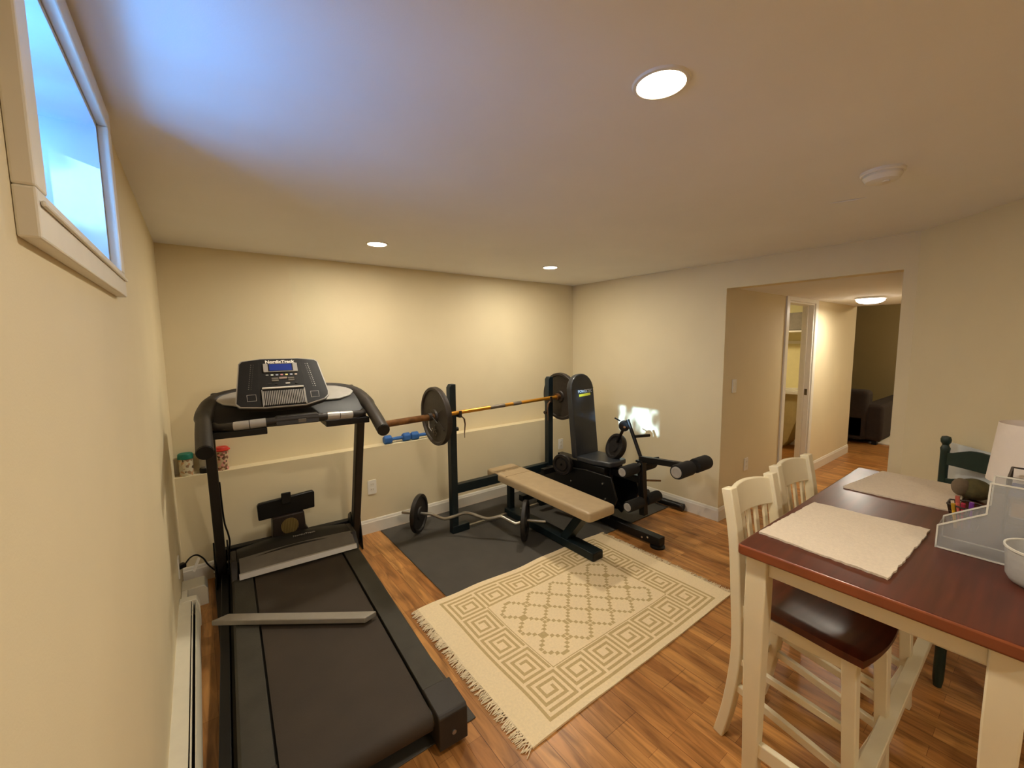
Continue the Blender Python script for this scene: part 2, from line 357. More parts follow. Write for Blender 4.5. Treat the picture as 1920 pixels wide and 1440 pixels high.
# hallway door: casing, jambs, strike plate; the leaf stands open inside the room
d = MB(); D0, D1, DZ = 4.95, 5.68, 1.955; y = YO1
d.box(D0-.07, D0, y-.016, y, 0, DZ+.045).box(D1, D1+.075, y-.016, y, 0, DZ+.045).box(D0, D1, y-.016, y, DZ, DZ+.045)
d.box(D0, D0+.018, y, y+.11, 0, DZ).box(D1-.018, D1, y, y+.11, 0, DZ).box(D0+.018, D1-.018, y, y+.11, DZ-.018, DZ)
d.box(D1-.03, D1-.018, y+.05, y+.065, 0, DZ-.018)
door = struct('door_1', d, M_TRIM, bevel=.002)
struct('strike_plate', MB().box(D1-.0195, D1-.018, y+.018, y+.045, .93, 1.0), mat('aged_brass', (84, 70, 44), .4, metal=.7), door)
lf = MB().box(D0+.02, D0+.055, y+.115, y+.80, .01, DZ-.02)
leaf = obj('door_leaf', lf, M_TRIM, door, bevel=.003)
obj('door_handle', MB().cyl((D0+.055, y+.74, .96), (D0+.09, y+.74, .96), .012).ball((D0+.11, y+.74, .96), .026), M_STEEL, door)

# ------------------------------------------------------------------ fixtures
def downlight(x, y, z, r, power, label, group=None, name='recessed_light', estr=28, rough=None):
    t = thing(name, (x, y, z), label, 'ceiling light', group)
    pr = [(r, -.001), (r+.003, -.006), (r+.011, -.005), (r+.014, 0), (r, 0)]
    obj('trim_ring', MB().lathe(pr, (x, y, z), n=48, closed=True), M_WHITE, t)
    obj('lens', MB().lathe([(.0001, -.005), (r, -.005), (r, 0), (.0001, 0)], (x, y, z), n=48), emis('lamp_lens', (1.0, .80, .58), estr), t)
    a = area('lamp_light', (x, y, z-.012), (x, y, 0), 2*r, power, LAMP_COL, shape='DISK'); a.parent = t; a.location = (0, 0, -.012)
    return t
G = 'recessed downlights in the exercise room ceiling'
downlight(1.124, -2.765, H, .056, 13, 'large looking round recessed ceiling light, the nearest one', G)
downlight(1.129, -.707, H, .056, 13, 'round recessed ceiling light above the treadmill side of the back wall', G)
downlight(2.629, -.707, H, .056, 13, 'round recessed ceiling light above the weight benches near the far corner', G)
t = thing('ceiling_lamp', (5.79, -2.17, HH-.005), 'round flush ceiling lamp glowing in the hallway', 'ceiling light')
obj('lamp_base', MB().lathe([(.0001, 0), (.13, 0), (.13, -.02), (.0001, -.02)], (5.79, -2.17, HH-.005), n=40), M_WHITE, t)
obj('lamp_dome', MB().lathe([(.12, -.02), (.115, -.04), (.09, -.058), (.05, -.068), (.0001, -.07)], (5.79, -2.17, HH-.005), n=40), emis('hall_lamp_dome', (1, .86, .74), 9), t)
a = area('hall_light', (5.79, -2.17, HH-.1), (5.79, -2.17, 0), .24, 13, LAMP_COL, shape='DISK'); a.parent = t; a.location = (0, 0, -.085)
area('far_room_light', (8.7, -3.6, 2.3), (9.2, -1.6, .6), .4, 36, (1, .82, .55), shape='DISK')
area('washroom_light', (6.1, -.7, 2.25), (6.1, -.7, 0), .3, 14, (1, .82, .52), shape='DISK')
# unseen fill light added behind the camera to brighten the near walls
downlight(1.124, -4.7, H, .056, 15, 'unseen fill light added to the ceiling behind the viewpoint', G)

t = thing('smoke_detector', (2.30, -2.95, H), 'white round smoke detector on the ceiling', 'smoke detector')
obj('mounting_plate', MB().lathe([(.0001, 0), (.068, 0), (.068, -.008), (.064, -.012), (.0001, -.012)], (2.3, -2.95, H), n=48), M_WHITE, t)
obj('housing', MB().lathe([(.058, -.010), (.060, -.020), (.050, -.036), (.030, -.043), (.0001, -.044)], (2.3, -2.95, H), n=48), M_WHITE, t)
obj('test_button', MB().lathe([(.012, -.042), (.012, -.047), (.0001, -.048)], (2.285, -2.965, H), n=20), M_TRIM, t)
tag(obj('ceiling_patch', MB().tube([Vector((2.585, -2.70, H-.001)), Vector((2.60, -2.74, H-.003)), Vector((2.615, -2.78, H-.003)), Vector((2.63, -2.83, H-.001))], .01, 10, rs=[.004, .009, .012, .004], flat=.3), M_CEIL, loc=(2.6, -2.76, H)), 'small rough plaster patch on the ceiling next to the smoke detector', 'plaster patch')

def outlet(name, c, u, n, label, cat, kind='outlet', group=None):
    """wall plate at c; u runs along the wall, n out of it"""
    c = Vector(c); u = Vector(u); n = Vector(n); z = Vector((0, 0, 1))
    t = thing(name, tuple(c), label, cat, group)
    obj('cover_plate', MB().prism(rrect(.072, .118, .008), c, u, z, n*.006), M_WHITE, t, bevel=.001)
    if kind == 'outlet':
        for k in (-1, 1):
            s = obj('socket', MB().prism(rrect(.034, .03, .01), c+z*.021*k+n*.006, u, z, n*.0015), M_TRIM, t)
            obj('slots', MB().prism([(-.008, -.002), (-.0065, -.002), (-.0065, .007), (-.008, .007)], c+z*.021*k+n*.0074, u, z, n*.0005).prism([(.0065, -.002), (.008, -.002), (.008, .007), (.0065, .007)], c+z*.021*k+n*.0074, u, z, n*.0005), M_BLACK, s)
    elif kind == 'switch':
        obj('rocker', MB().prism(rrect(.032, .066, .004), c+n*.006, u, z, n*.004), M_TRIM, t, bevel=.001)
    return t
outlet('wall_outlet', (1.235, YLED, .385), (1, 0, 0), (0, -1, 0), 'white double outlet on the low wall right of the treadmill', 'outlet')
outlet('wall_outlet', (3.375, YLED, .41), (1, 0, 0), (0, -1, 0), 'white outlet on the low wall behind the black exercise bench', 'outlet')
outlet('light_switch', (3.862, YO1, 1.165), (1, 0, 0), (0, -1, 0), 'pale light switch on the hallway wall just past the opening', 'light switch', 'switch')
outlet('wall_outlet', (4.16, YO1, .415), (1, 0, 0), (0, -1, 0), 'pale outlet low on the hallway wall above the cream chairs', 'outlet')
outlet('wall_outlet', (9.9, -2.18, .80), (0, 1, 0), (-1, 0, 0), 'small outlet on the dark far wall above the sofa', 'outlet')

# baseboard heater along the left wall
hz = .18; t = thing('baseboard_heater', (XL, -3.4, 0), 'white hot water baseboard heater along the left wall', 'heater')
obj('back_panel', MB().box(XL, XL+.012, -5.9, -.64, .02, hz), M_HEATER, t)
obj('top_cover', MB().rings([[Vector((XL+.012+a, yy, b)) for a, b in ((0, hz), (.040, hz), (.040, hz-.006), (0, hz-.006))] for yy in (-5.9, -.66)]), M_HEATER, t)
obj('front_panel', MB().rings([[Vector((XL+a, yy, b)) for a, b in ((.078, .03), (.084, .03), (.084, .14), (.074, hz-.010), (.070, hz-.012), (.078, .135))] for yy in (-5.9, -.66)]), M_HEATER, t)
obj('fins', MB().box(XL+.016, XL+.066, -5.85, -.7, .05, .12), mat('dark_fins', (40, 30, 24), .7, metal=.3), t)
obj('damper', MB().rings([[Vector((XL+a, yy, b)) for a, b in ((.056, hz-.004), (.060, hz-.004), (.060, hz-.03), (.056, hz-.03))] for yy in (-5.9, -.66)]), M_HEATER, t)
obj('end_cap', MB().prism([(0, .02), (.088, .02), (.088, .145), (.076, hz+.002), (0, hz+.004)], (XL, -.66, 0), (1, 0, 0), (0, 0, 1), (0, .055, 0)), M_HEATER, t, bevel=.004)
# pipe enclosure, power strip and cords in the corner
tag(obj('pipe_cover', MB().prism([(0, 0), (.125, 0), (.125, .10), (.11, .125), (0, .125)], (XL, -.40, 0), (1, 0, 0), (0, 0, 1), (0, .13, 0)).box(XL, XL+.03, -.58, -.40, 0, .125), M_HEATER, loc=(XL, -.3, 0), bevel=.004), 'beige box covering the heater pipe in the left corner', 'pipe cover')

# ================================================================== MATS AND RUG
tag(obj('exercise_mat', MB().box(.15, .985, -2.05, -.10, 0, .006), M_MAT, loc=(.5, -1, 0), bevel=.002), 'thin black rubber mat under the treadmill', 'mat')
tag(obj('exercise_mat', MB().box(1.285, 3.60, -1.285, -.085, 0, .007), M_MAT, loc=(2, -.6, 0), bevel=.002), 'large dark grey rubber mat under the weight benches', 'mat')

def rug():
    K = 3; c = .0155/K; nx, ny = 103*K, 68*K; x0, y0 = 1.085, -2.30
    t = thing('area_rug', (x0+nx*c/2, y0+ny*c/2, 0), 'cream woven rug with tan Greek key border and fringed ends', 'rug')
    KW, KH = 7*12+1, 5*12+1
    P = [[0]*KH for _ in range(KW)]
    S = 11
    # square spiral on an 11 x 11 cell tile
    def spiral():
        g = [[0]*S for _ in range(S)]
        x, y = 0, 0; dx, dy = 1, 0
        L = [10, 10, 10, 8, 8, 6, 6, 4, 4, 2]
        g[0][0] = 1
        for l in L:
            for _ in range(l):
                x += dx; y += dy
                g[x][y] = 1
            dx, dy = -dy, dx
        return g
    g = spiral()
    for i in range(7):
        for j in range(5):
            if i in (0, 6) or j in (0, 4):
                for a in range(S):
                    for b in range(S):
                        # turn the tile so that its opening looks along the band
                        if j == 0: q = g[a][b]
                        elif j == 4: q = g[S-1-a][S-1-b]
                        elif i == 0: q = g[b][S-1-a]
                        else: q = g[S-1-b][a]
                        if q: P[i*12+1+a-0][j*12+1+b-0] = 1
    img = [[0]*ny for _ in range(nx)]
    ox = (nx-K*KW)//2; oy = (ny-K*KH)//2
    for a in range(KW):
        for b in range(KH):
            if P[a][b]:
                for k in range(K):
                    for l in range(K): img[ox+K*a+k][oy+K*b+l] = 1
    # outer and inner tan lines of the border
    for a in range(-K, K*KW+K):
        for b in range(-K, K*KH+K):
            if a < 0 or b < 0 or a >= K*KW or b >= K*KH:
                img[ox-0+a][oy-0+b] = 1
    i0, i1, j0, j1 = K*12+1, K*(KW-12), K*12+1, K*(KH-12)
    for a in range(i0, i1+1):
        for b in range(j0, j1+1):
            if a < i0+1 or a > i1-1 or b < j0+1 or b > j1-1: img[ox+a][oy+b] = 1
    # dotted diamond lattice in the field
    fx0, fx1 = ox+K*12+2*K, ox+K*(KW-12)-2*K; fy0, fy1 = oy+K*12+2*K, oy+K*(KH-12)-2*K
    FW = (fx1-fx0)*c; FH = (fy1-fy0)*c; px_ = FW/5; py_ = FH/3
    cxm = (fx0+fx1)/2*c; cym = (fy0+fy1)/2*c
    for a in range(fx0, fx1):
        for b in range(fy0, fy1):
            X = (a+.5)*c-fx0*c; Y = (b+.5)*c-fy0*c
            u = X/px_+Y/py_; v = X/px_-Y/py_
            for p, q in ((u-.5, v-.5), (v-.5, u-.5)):
                dl = abs(p-round(p)); qf = q-math.floor(q); ds = min(abs(qf-e) for e in (.14, .38, .62, .86))
                if dl*.115+ds*.118 < .0142: img[a][b] = 1
    import colorsys
    vs = []; fs = []; mi = []
    def zz(i, j):
        x = i*c; yv = j*c
        r = .0095+.0012*math.sin(x*9+yv*4)+.0008*math.sin(x*23-yv*13)
        return r
    for i in range(nx+1):
        for j in range(ny+1):
            wob = .006*math.sin(i*.1/K)+.004*math.sin(i*.22/K+1)
            wy = wob*((j/ny)**2)*1.0+.003*math.sin(i*.08/K)*(1-j/ny)
            wx = .004*math.sin(j*.14/K)
            vs.append((x0+i*c+wx, y0+j*c+wy, zz(i, j)))
    n1 = len(vs)
    for i in range(nx):
        for j in range(ny):
            a = i*(ny+1)+j; fs.append((a, a+ny+1, a+ny+2, a+1)); mi.append(img[i][j])
    # edge skirt down to the floor
    loop = [i*(ny+1) for i in range(nx+1)]+[nx*(ny+1)+j for j in range(1, ny+1)]+[i*(ny+1)+ny for i in range(nx-1, -1, -1)]+[j for j in range(ny-1, 0, -1)]
    for k in loop: x, yv, z = vs[k]; vs.append((x, yv, .0075 if (yv > -1.29) else .0005))
    m = len(loop)
    for k in range(m): fs.append((loop[k], n1+k, n1+(k+1) % m, loop[(k+1) % m])); mi.append(0)
    mb = MB(); mb.v = [Vector(v) for v in vs]; mb.f = fs; mb.m = mi
    obj('woven_field', mb, [M_RUG, M_RUGPAT], t)
    rnd = random.Random(3)
    for side in (0, 1):
        fb = MB(); xs = x0 if side == 0 else x0+nx*c; sg = -1 if side == 0 else 1
        for k in range(300):
            yv = y0+.004+k*(ny*c-.008)/299
            l = rnd.uniform(.028, .05); a = rnd.uniform(-.016, .016); b = rnd.uniform(-.01, .01)
            p0 = Vector((xs-sg*.004, yv, .009)); p1 = Vector((xs+sg*l*.5, yv+a, .006+rnd.uniform(0, .004))); p2 = Vector((xs+sg*l, yv+a+b, .003))
            fb.tube([p0, p1, p2], .0026, 5, rs=[.0020, .0022, .0014])
        o = obj('fringe', fb, M_FRINGE, t); o['kind'] = 'stuff'
rug()

# ================================================================== TREADMILL (local frame: x right, y towards the wall)
def treadmill():
    t = thing('treadmill', (0, 0, 0), 'black and silver folding treadmill standing along the left wall', 'treadmill')
    # base frame, on the mat
    z0 = .006
    obj('base_frame', MB().box(-.385, -.335, -.9, .98, z0+.012, .085).box(-.425, -.385, -.95, .80, z0+.004, .10).box(.335, .385, -.9, .98, z0+.012, .085).box(-.41, .41, .93, .985, .075, .205).box(-.335, .335, -.2, -.15, .03, .08), M_BLACK, t, bevel=.004)
    for sx in (-1, 1):
        for fy in (.9, -.84): obj('foot', MB().cyl((sx*.36, fy, z0), (sx*.36, fy, .03), .022, 16), M_BLKPLAST, t)
    # running deck and belt
    obj('deck_board', MB().box(-.33, .33, -.84, .6, .09, .128), M_BLKPLAST, t, bevel=.003)
    prof = [(.62, .146)]+[(lerp(.6, -.90, k/8), .146) for k in range(1, 9)]
    cyc, czc, rr = -.92, .104, .042
    prof += [(cyc-rr*math.sin(a), czc+rr*math.cos(a)) for a in [PI*k/12 for k in range(1, 13)]]
    prof += [(-.80, .063), (-.80, .075), (-.88, .078), (-.88, .13), (.62, .132)]
    obj('running_belt', MB().rings([[Vector((xx, a, b)) for a, b in prof] for xx in (-.252, .252)]), M_BELT, t)
    for sx in (-1, 1):
        r = MB().prism([(.262, .088), (.368, .088), (.368, .142), (.358, .153), (.262, .153)], (0, -.86, 0), (sx, 0, 0), (0, 0, 1), (0, 1.46, 0))
        obj('side_rail', r, M_RAIL, t, bevel=.002)
        e = MB().prism([(0, .02), (0, .15), (.012, .162), (.16, .162), (.16, .02)], (sx*.258 if sx > 0 else -.378, -1.0, 0), (0, 1, 0), (0, 0, 1), (.12, 0, 0))
        ec = obj('rear_end_cap', e, M_DKPLAST, t, bevel=.004)
        obj('screw', MB().cyl((sx*.318, -1.0, .075), (sx*.318, -1.004, .075), .009, 16), M_STEEL, ec)
    obj('rear_roller', MB().cyl((-.258, cyc, czc), (.258, cyc, czc), .034, 24), M_STEEL, t)
    # motor hood: crowned cover with a pale rear panel and a silver lip
    def hood(prof, x0, x1, crown, n=18):
        R = []
        for i in range(n+1):
            k = i/n; xx = lerp(x0, x1, k); cr = crown*math.sin(PI*k)
            R.append([Vector((xx, a, b+cr*cw)) for a, b, cw in prof])
        return MB().rings(R)
    obj('motor_hood', hood([(.90, .10, 0), (.885, .19, .6), (.82, .235, 1), (.72, .245, 1), (.645, .225, .6), (.645, .12, 0)], -.335, .335, .03), M_BLKPLAST, t)
    obj('hood_rear_panel', hood([(.70, .228, .75), (.66, .236, .7), (.57, .188, .2), (.545, .172, 0), (.55, .155, 0), (.66, .16, 0)], -.325, .345, .02), M_MIDPLAST, t)
    obj('hood_lip', hood([(.562, .187, .2), (.548, .187, .1), (.535, .160, 0), (.545, .156, 0)], -.33, .35, .02), M_SILVER, t)
    for sx in (-1, 1):
        obj('hood_side_cap', MB().prism([(0, .09), (.36, .09), (.34, .20), (.26, .235), (.10, .235), (.02, .17)], (sx*.335 if sx > 0 else -.372, .55, 0), (0, 1, 0), (0, 0, 1), (.037, 0, 0)), M_DKPLAST, t, bevel=.006)
    text('hood_lettering', 'NordicTrack', .026, (.05, .715, .276), (1, .0, 0), (0, .95, .08), M_SILVER, t, ext=.001)
    # uprights leaning back towards the runner
    for sx in (-1, 1):
        P = [(sx*.42, .90, .05), (sx*.42, .78, .42), (sx*.42, .67, .78), (sx*.42, .57, 1.10)]
        u = obj('upright', MB().path([Vector(p) for p in P], .052, .075, up=(0, 1, 0)), M_DKPLAST, t, bevel=.008, segs=3)
        bk = MB().prism([(.80, z0), (1.02, z0), (1.02, .07), (.93, .26), (.86, .30), (.82, .12)], (sx*.45 if sx > 0 else -.458, 0, 0), (0, 1, 0), (0, 0, 1), (.008, 0, 0))
        bk.prism([(.80, z0), (1.02, z0), (1.02, .07), (.93, .26), (.86, .30), (.82, .12)], (sx*.386, 0, 0), (0, 1, 0), (0, 0, 1), (.008, 0, 0))
        bb = obj('pivot_bracket', bk, M_BLACK, t, bevel=.002)
        for by, bz in ((.90, .13), (.95, .06)): obj('pivot_bolt', MB().cyl((sx*.375, by, bz), (sx*.47, by, bz), .010, 16), M_STEEL, bb)
    obj('upright_cable', MB().tube(smooth_path([(-.392, .67, .74), (-.390, .735, .56), (-.385, .775, .44), (-.372, .80, .36), (-.368, .84, .28), (-.382, .87, .18)], 5), .005, 8), M_BLKPLAST, t)
    # folding latch on the right rail base
    # handlebars: from the console arms down towards the runner
    for sx in (-1, 1):
        P = smooth_path([(sx*.20, .66, 1.275), (sx*.30, .64, 1.262), (sx*.385, .585, 1.235), (sx*.425, .47, 1.19), (sx*.43, .30, 1.135), (sx*.422, .07, 1.058)], 5)
        rs = [lerp(.030, .044, min(1, i/12)) if i < 18 else .037 for i in range(len(P))]
        h = obj('handlebar', MB().tube(P, .035, 18, rs=rs), M_DKPLAST, t)
        obj('handlebar_end', MB().cyl(P[-1], P[-1]+(P[-1]-P[-2]).normalized()*.008, .035, 20), M_BLACK, h)
    # console shell and trays
    sh = MB().prism([(.33, 1.105), (.40, 1.09), (.66, 1.14), (.68, 1.26), (.64, 1.285), (.52, 1.235), (.34, 1.125)], (-.40, 0, 0), (0, 1, 0), (0, 0, 1), (.80, 0, 0))
    obj('console_shell', sh, M_BLKPLAST, t, bevel=.01, segs=3)
    for sx in (-1, 1):
        obj('lower_tray', MB().prism([(.27, 1.075), (.46, 1.075), (.46, 1.105), (.27, 1.11)], (sx*.15 if sx > 0 else -.40, 0, 0), (0, 1, 0), (0, 0, 1), (.25, 0, 0)), M_BLACK, t, bevel=.004)
        # silver bottle tray insert
        poly = [(.16, .02), (.27, .02), (.345, .055), (.375, .10), (.36, .15), (.31, .185), (.23, .20), (.16, .20)]
        o = Vector((0, .45, 1.20)); v = Vector((0, .2, .085)).normalized()
        obj('tray_insert', MB().prism([(a*sx, b) for a, b in poly], o, (1, 0, 0), v, Vector((0, -.39, .92)).normalized()*.012), M_SILVER, t, bevel=.004)
    # grip bar with pulse plates
    P = smooth_path([(-.405, .47, 1.13), (-.375, .33, 1.128), (-.30, .275, 1.135), (-.15, .262, 1.142), (0, .26, 1.145), (.15, .262, 1.142), (.30, .275, 1.135), (.375, .33, 1.128), (.405, .47, 1.13)], 5)
    gb = obj('grip_bar', MB().tube(P, .021, 16), M_DKPLAST, t)
    def on_bar(x):
        i = min(range(len(P)-1), key=lambda k: 0 if P[k].x <= x <= P[k+1].x else 1); return P[i].lerp(P[i+1], (x-P[i].x)/(P[i+1].x-P[i].x))
    for a, b in ((-.30, -.232), (-.228, -.155), (.155, .222), (.226, .295)):
        obj('pulse_plate', MB().tube([on_bar(lerp(a, b, k/5)) for k in range(6)], .0232, 18), M_SILVER, gb)
    obj('grip_centre', MB().prism(rrect(.22, .052, .012), (0.0, .240, 1.143), (1, 0, 0), (0, .25, .97), (0, .05, 0)), M_DKPLAST, gb, bevel=.004)
    obj('safety_key_slot', MB().box(-.0, .04, .236, .255, 1.125, 1.145), M_MIDPLAST, gb, bevel=.002)
    # console face
    cxp = -.052; o = Vector((cxp, .285, 1.215)); u = Vector((1, 0, 0)); v = Vector((0, .205, .262)).normalized(); n = u.cross(v)
    top = .325
    out = [(-.235, .035), (-.218, .014), (-.098, 0), (.105, 0), (.212, .032), (.234, .055), (.238, .08), (.206, .305), (.192, .320), (.10, .333), (-.10, .333), (-.192, .318), (-.206, .30)]
    k = 1.0
    obj('console_body', MB().prism([(a*.97, b*.97+.005) for a, b in out], o-n*.055, u, v, n*.05), M_DKPLAST, t, bevel=.01, segs=3)
    con = obj('console_trim', MB().prism(out, o-n*.008, u, v, n*.012), M_SILVER, t, bevel=.002)
    inn = [(lerp(0, a, .972), lerp(.165, b, .965)) for a, b in out]
    face = obj('console_face', MB().prism(inn, o+n*.002, u, v, n*.0045), M_BLKPLAST, t, bevel=.001)
    z = .0065
    def plate(name, a0, a1, b0, b1, h, m, par=face, sk=0.0, bev=.001):
        return obj(name, MB().prism([(a0, b0), (a1, b0), (a1+sk, b1), (a0+sk, b1)], o+n*z, u, v, n*h), m, par, bevel=bev)
    plate('screen_bezel', -.088, .088, .232, .292, .006, M_SILVER, t)
    obj('screen', MB().prism([(-.058, .240), (.058, .240), (.058, .286), (-.058, .286)], o+n*(z+.006), u, v, n*.001), mat('blue_lcd', (28, 42, 104), .2, emit=(.02, .05, .25), estr=.35), t)
    obj('screen_rim', MB().prism([(-.064, .236), (.064, .236), (.064, .289), (-.064, .289)], o+n*(z+.0056), u, v, n*.0008), M_BLACK, t)
    plate('white_ledge', -.105, .105, .118, .128, .008, M_WHITE, t, bev=.003)
    plate('speaker_recess', -.105, .105, .012, .112, .001, M_BLACK, t)
    g = MB()
    for i in range(24):
        a = -.101+i*.2025/23; g.prism([(a-.0021, .012), (a+.0021, .012), (a+.0021, .103), (a-.0021, .103)], o+n*(z+.001), u, v, n*.006)
    for i, a in enumerate((-.109, .105)): g.prism([(a, .004), (a+.004, .004), (a+.004, .112), (a, .112)], o+n*z, u, v, n*.007)
    obj('speaker_grille', g, M_SILVER, t)
    text('brand_lettering', 'NordicTrack', .027, o+v*.3055+n*(z+.001), u, v, M_WHITE, t, ext=.0008, bold=.0011, sx=1.06)
    cols = [(140, 140, 134), (214, 222, 214), (170, 178, 200), (222, 150, 150), (240, 228, 150), (206, 210, 232), (240, 214, 198)]
    for i, cc in enumerate(cols):
        a = -.072+i*.0245; obj('button', MB().prism(rrect(.014, .008, .0035), o+u*a+v*.2125+n*z, u, v, n*.003), mat('button_%d' % i, cc, .5), t)
    for i, (a, b, ww, hh, m) in enumerate(((-.035, .188, .034, .010, M_MIDPLAST), (-.035, .174, .034, .011, M_MIDPLAST), (.006, .190, .040, .012, mat('pinkish_key', (150, 128, 116), .5)), (.047, .188, .032, .010, M_MIDPLAST), (.047, .174, .032, .011, M_MIDPLAST), (.026, .152, .024, .007, M_WHITE), (-.065, .152, .018, .007, M_DKPLAST), (-.03, .152, .014, .005, M_DKPLAST), (.072, .152, .014, .009, M_DKPLAST))):
        obj('key', MB().prism(rrect(ww, hh, .002), o+u*a+v*b+n*z, u, v, n*.003), m, t)
    for sx in (-1, 1):
        q = MB()
        for i in range(13):
            b = .125+i*.0135; a = sx*(.172-.028*(b-.1)/.2)
            q.prism(rrect(.005, .0045, .001), o+u*a+v*b+n*z, u, v, n*.0008).prism(rrect(.003, .003, .001), o+u*(a-sx*.012)+v*b+n*z, u, v, n*.0006)
        obj('speed_marks', q, M_SILVER if sx > 0 else M_MIDPLAST, t)
        q = MB(); cu = sx*.158; 
        for a0, a1, b0, b1 in ((-.022, .022, .046, .048), (-.022, .022, .086, .088), (-.022, -.020, .048, .086), (.020, .022, .048, .086)): q.prism([(a0, b0), (a1, b0), (a1, b1), (a0, b1)], o+u*cu+n*z, u, v, n*.001)
        obj('quick_key_frame', q, M_SILVER, t)
        obj('panel_groove', MB().prism([(sx*.118, .12), (sx*.1195, .12), (sx*.1065, .30), (sx*.105, .30)], o+n*z, u, v, n*.0006), M_DKPLAST, t)
    t.location = (.575, -1.10, 0); t.rotation_euler = (0, 0, -.045)
    return t
treadmill()
# loose grey channel lying across the deck
p = Vector((.165, -.935, .182)); q = Vector((.775, -1.385, .182)); dd = (q-p).normalized(); rr_ = dd.cross(Vector((0, 0, 1)))
bm_ = MB(); w_ = .028; h_ = .024
A = [p-rr_*w_-dd*.03, p+rr_*w_+dd*.03, q+rr_*w_-dd*.02, q-rr_*w_+dd*.03]
A = [p+rr_*w_-dd*.03, p-rr_*w_+dd*.02, q-rr_*w_+dd*.02, q+rr_*w_-dd*.02]
zz0 = Vector((0, 0, -h_)); zz1 = Vector((0, 0, .004))
bm_.add([a+zz0 for a in A]+[a+zz1 for a in A], [(3, 2, 1, 0), (4, 5, 6, 7), (0, 1, 5, 4), (1, 2, 6, 5), (2, 3, 7, 6), (3, 0, 4, 7)])
tag(obj('metal_bar', bm_, mat('grey_painted_bar', (150, 144, 134), .42, metal=.3, var=.06), loc=(.46, -1.16, .158), bevel=.004), 'grey rectangular metal bar lying diagonally across the treadmill belt', 'metal bar')

# black T shaped stand with round speaker behind the treadmill
def tstand():
    y0 = -.135; t = thing('speaker_stand', (.60, y0, 0), 'black T-shaped stand with round tan speaker grille behind the treadmill', 'stand')
    u = Vector((1, 0, 0)); v = Vector((0, 0, 1)); n = Vector((0, -1, 0))
    obj('top_panel', MB().prism([(-.178, .352), (.178, .365), (.182, .478), (.172, .492), (-.172, .472), (-.182, .455)], (.597, y0, 0), u, v, n*.035), M_BLACK, t, bevel=.006)
    obj('centre_clip', MB().prism([(-.03, .44), (.03, .44), (.03, .52), (-.03, .52)], (.592, y0-.036, 0), u, v, n*.014), M_BLKPLAST, t, bevel=.004)
    obj('body', MB().prism([(-.11, 0), (.13, 0), (.125, .22), (.105, .25), (.10, .36), (-.10, .36), (-.105, .22)], (.60, y0+.03, 0), u, v, n*.09), mat('dark_brown_plastic', (44, 32, 26), .5, var=.1), t, bevel=.006)
    g = obj('speaker_disc', MB().prism(circ(.056), (.602, y0-.06, .282), u, v, n*.006), mat('tan_speaker_cone', (116, 96, 48), .6), t)
    bars = MB()
    for i in range(11):
        a = -.05+i*.01; hgt = math.sqrt(max(0, .056**2-a*a)); bars.prism([(a-.0015, -hgt), (a+.0015, -hgt), (a+.0015, hgt), (a-.0015, hgt)], (.602, y0-.066, .282), u, v, n*.002)
    obj('grille_bars', bars, mat('tan_grille_bar', (150, 130, 76), .5), g)
tstand()
# power cord from the wall with white tag
t = thing('power_cord', (.03, -.42, .16), 'black power cord with a white tag by the left wall corner', 'power cord')
obj('plug', MB().bar((XL, -.46, .30), (XL+.03, -.44, .30), .03, .025), M_BLACK, t, bevel=.003)
obj('cord', MB().tube(smooth_path([(.02, -.44, .30), (.045, -.40, .315), (.075, -.36, .305), (.105, -.33, .26), (.125, -.30, .20), (.16, -.24, .12)], 6), .0045, 8), M_BLACK, t)
obj('tag', MB().bar((.055, -.425, .235), (.085, -.36, .285), .018, .002, up=(1, -1, .5)), M_WHITE, t)
outlet('wall_outlet', (XL, -.46, .30), (0, 1, 0), (1, 0, 0), 'pale outlet on the left wall where the treadmill cord plugs in', 'outlet', kind='blank')

# ================================================================== LEDGE ITEMS
def canister(x, r, h, bodym, lidm, label, name, lidh=.03, y0=-.008):
    t = thing(name, (x, y0, ZLED), label, 'canister')
    o = (x, y0, ZLED)
    obj('body', MB().lathe([(.0001, 0), (r*.92, 0), (r*.92, h*.98), (.0001, h*.98)], o, n=32), bodym, t)
    obj('lid', MB().lathe([(.0001, h*.97), (r, h*.97), (r, h+lidh*.7), (r*.9, h+lidh), (.0001, h+lidh)], o, n=32), lidm, t)
    return t
canister(.052, .042, .115, speckle('printed_white_label', (200, 190, 160), [(150, 120, 90), (96, 74, 50), (190, 150, 110)], 55, .6), mat('teal_lid', (16, 112, 92), .5), 'round canister with teal green lid and printed label on the wall ledge', 'snack_canister')
t = thing('shaker_bottle', (.150, -.012, ZLED), 'clear bottle with black base standing on the ledge behind the treadmill arm', 'bottle')
obj('body', MB().lathe([(.026, .02), (.028, .06), (.034, .13), (.034, .15)], (.150, -.012, ZLED), n=28), M_JAR, t)
obj('base', MB().lathe([(.0001, 0), (.030, 0), (.031, .028), (.026, .034), (.0001, .034)], (.150, -.012, ZLED), n=28), M_BLACK, t)
obj('lid', MB().lathe([(.0001, .14), (.037, .14), (.037, .165), (.0001, .168)], (.150, -.012, ZLED), n=28), M_BLACK, t)
t = canister(.247, .040, .135, speckle('printed_red_label', (198, 176, 140), [(80, 54, 36), (120, 84, 60), (214, 150, 140)], 70, .5), mat('red_lid', (190, 44, 28), .5), 'printed canister with wide red lid on the ledge right of the treadmill arm', 'snack_canister', .022)
obj('lid_flange', MB().lathe([(.036, .140), (.050, .137), (.050, .141), (.036, .147)], (.247, -.008, ZLED), n=30, closed=True), MATS['red_lid'], t)

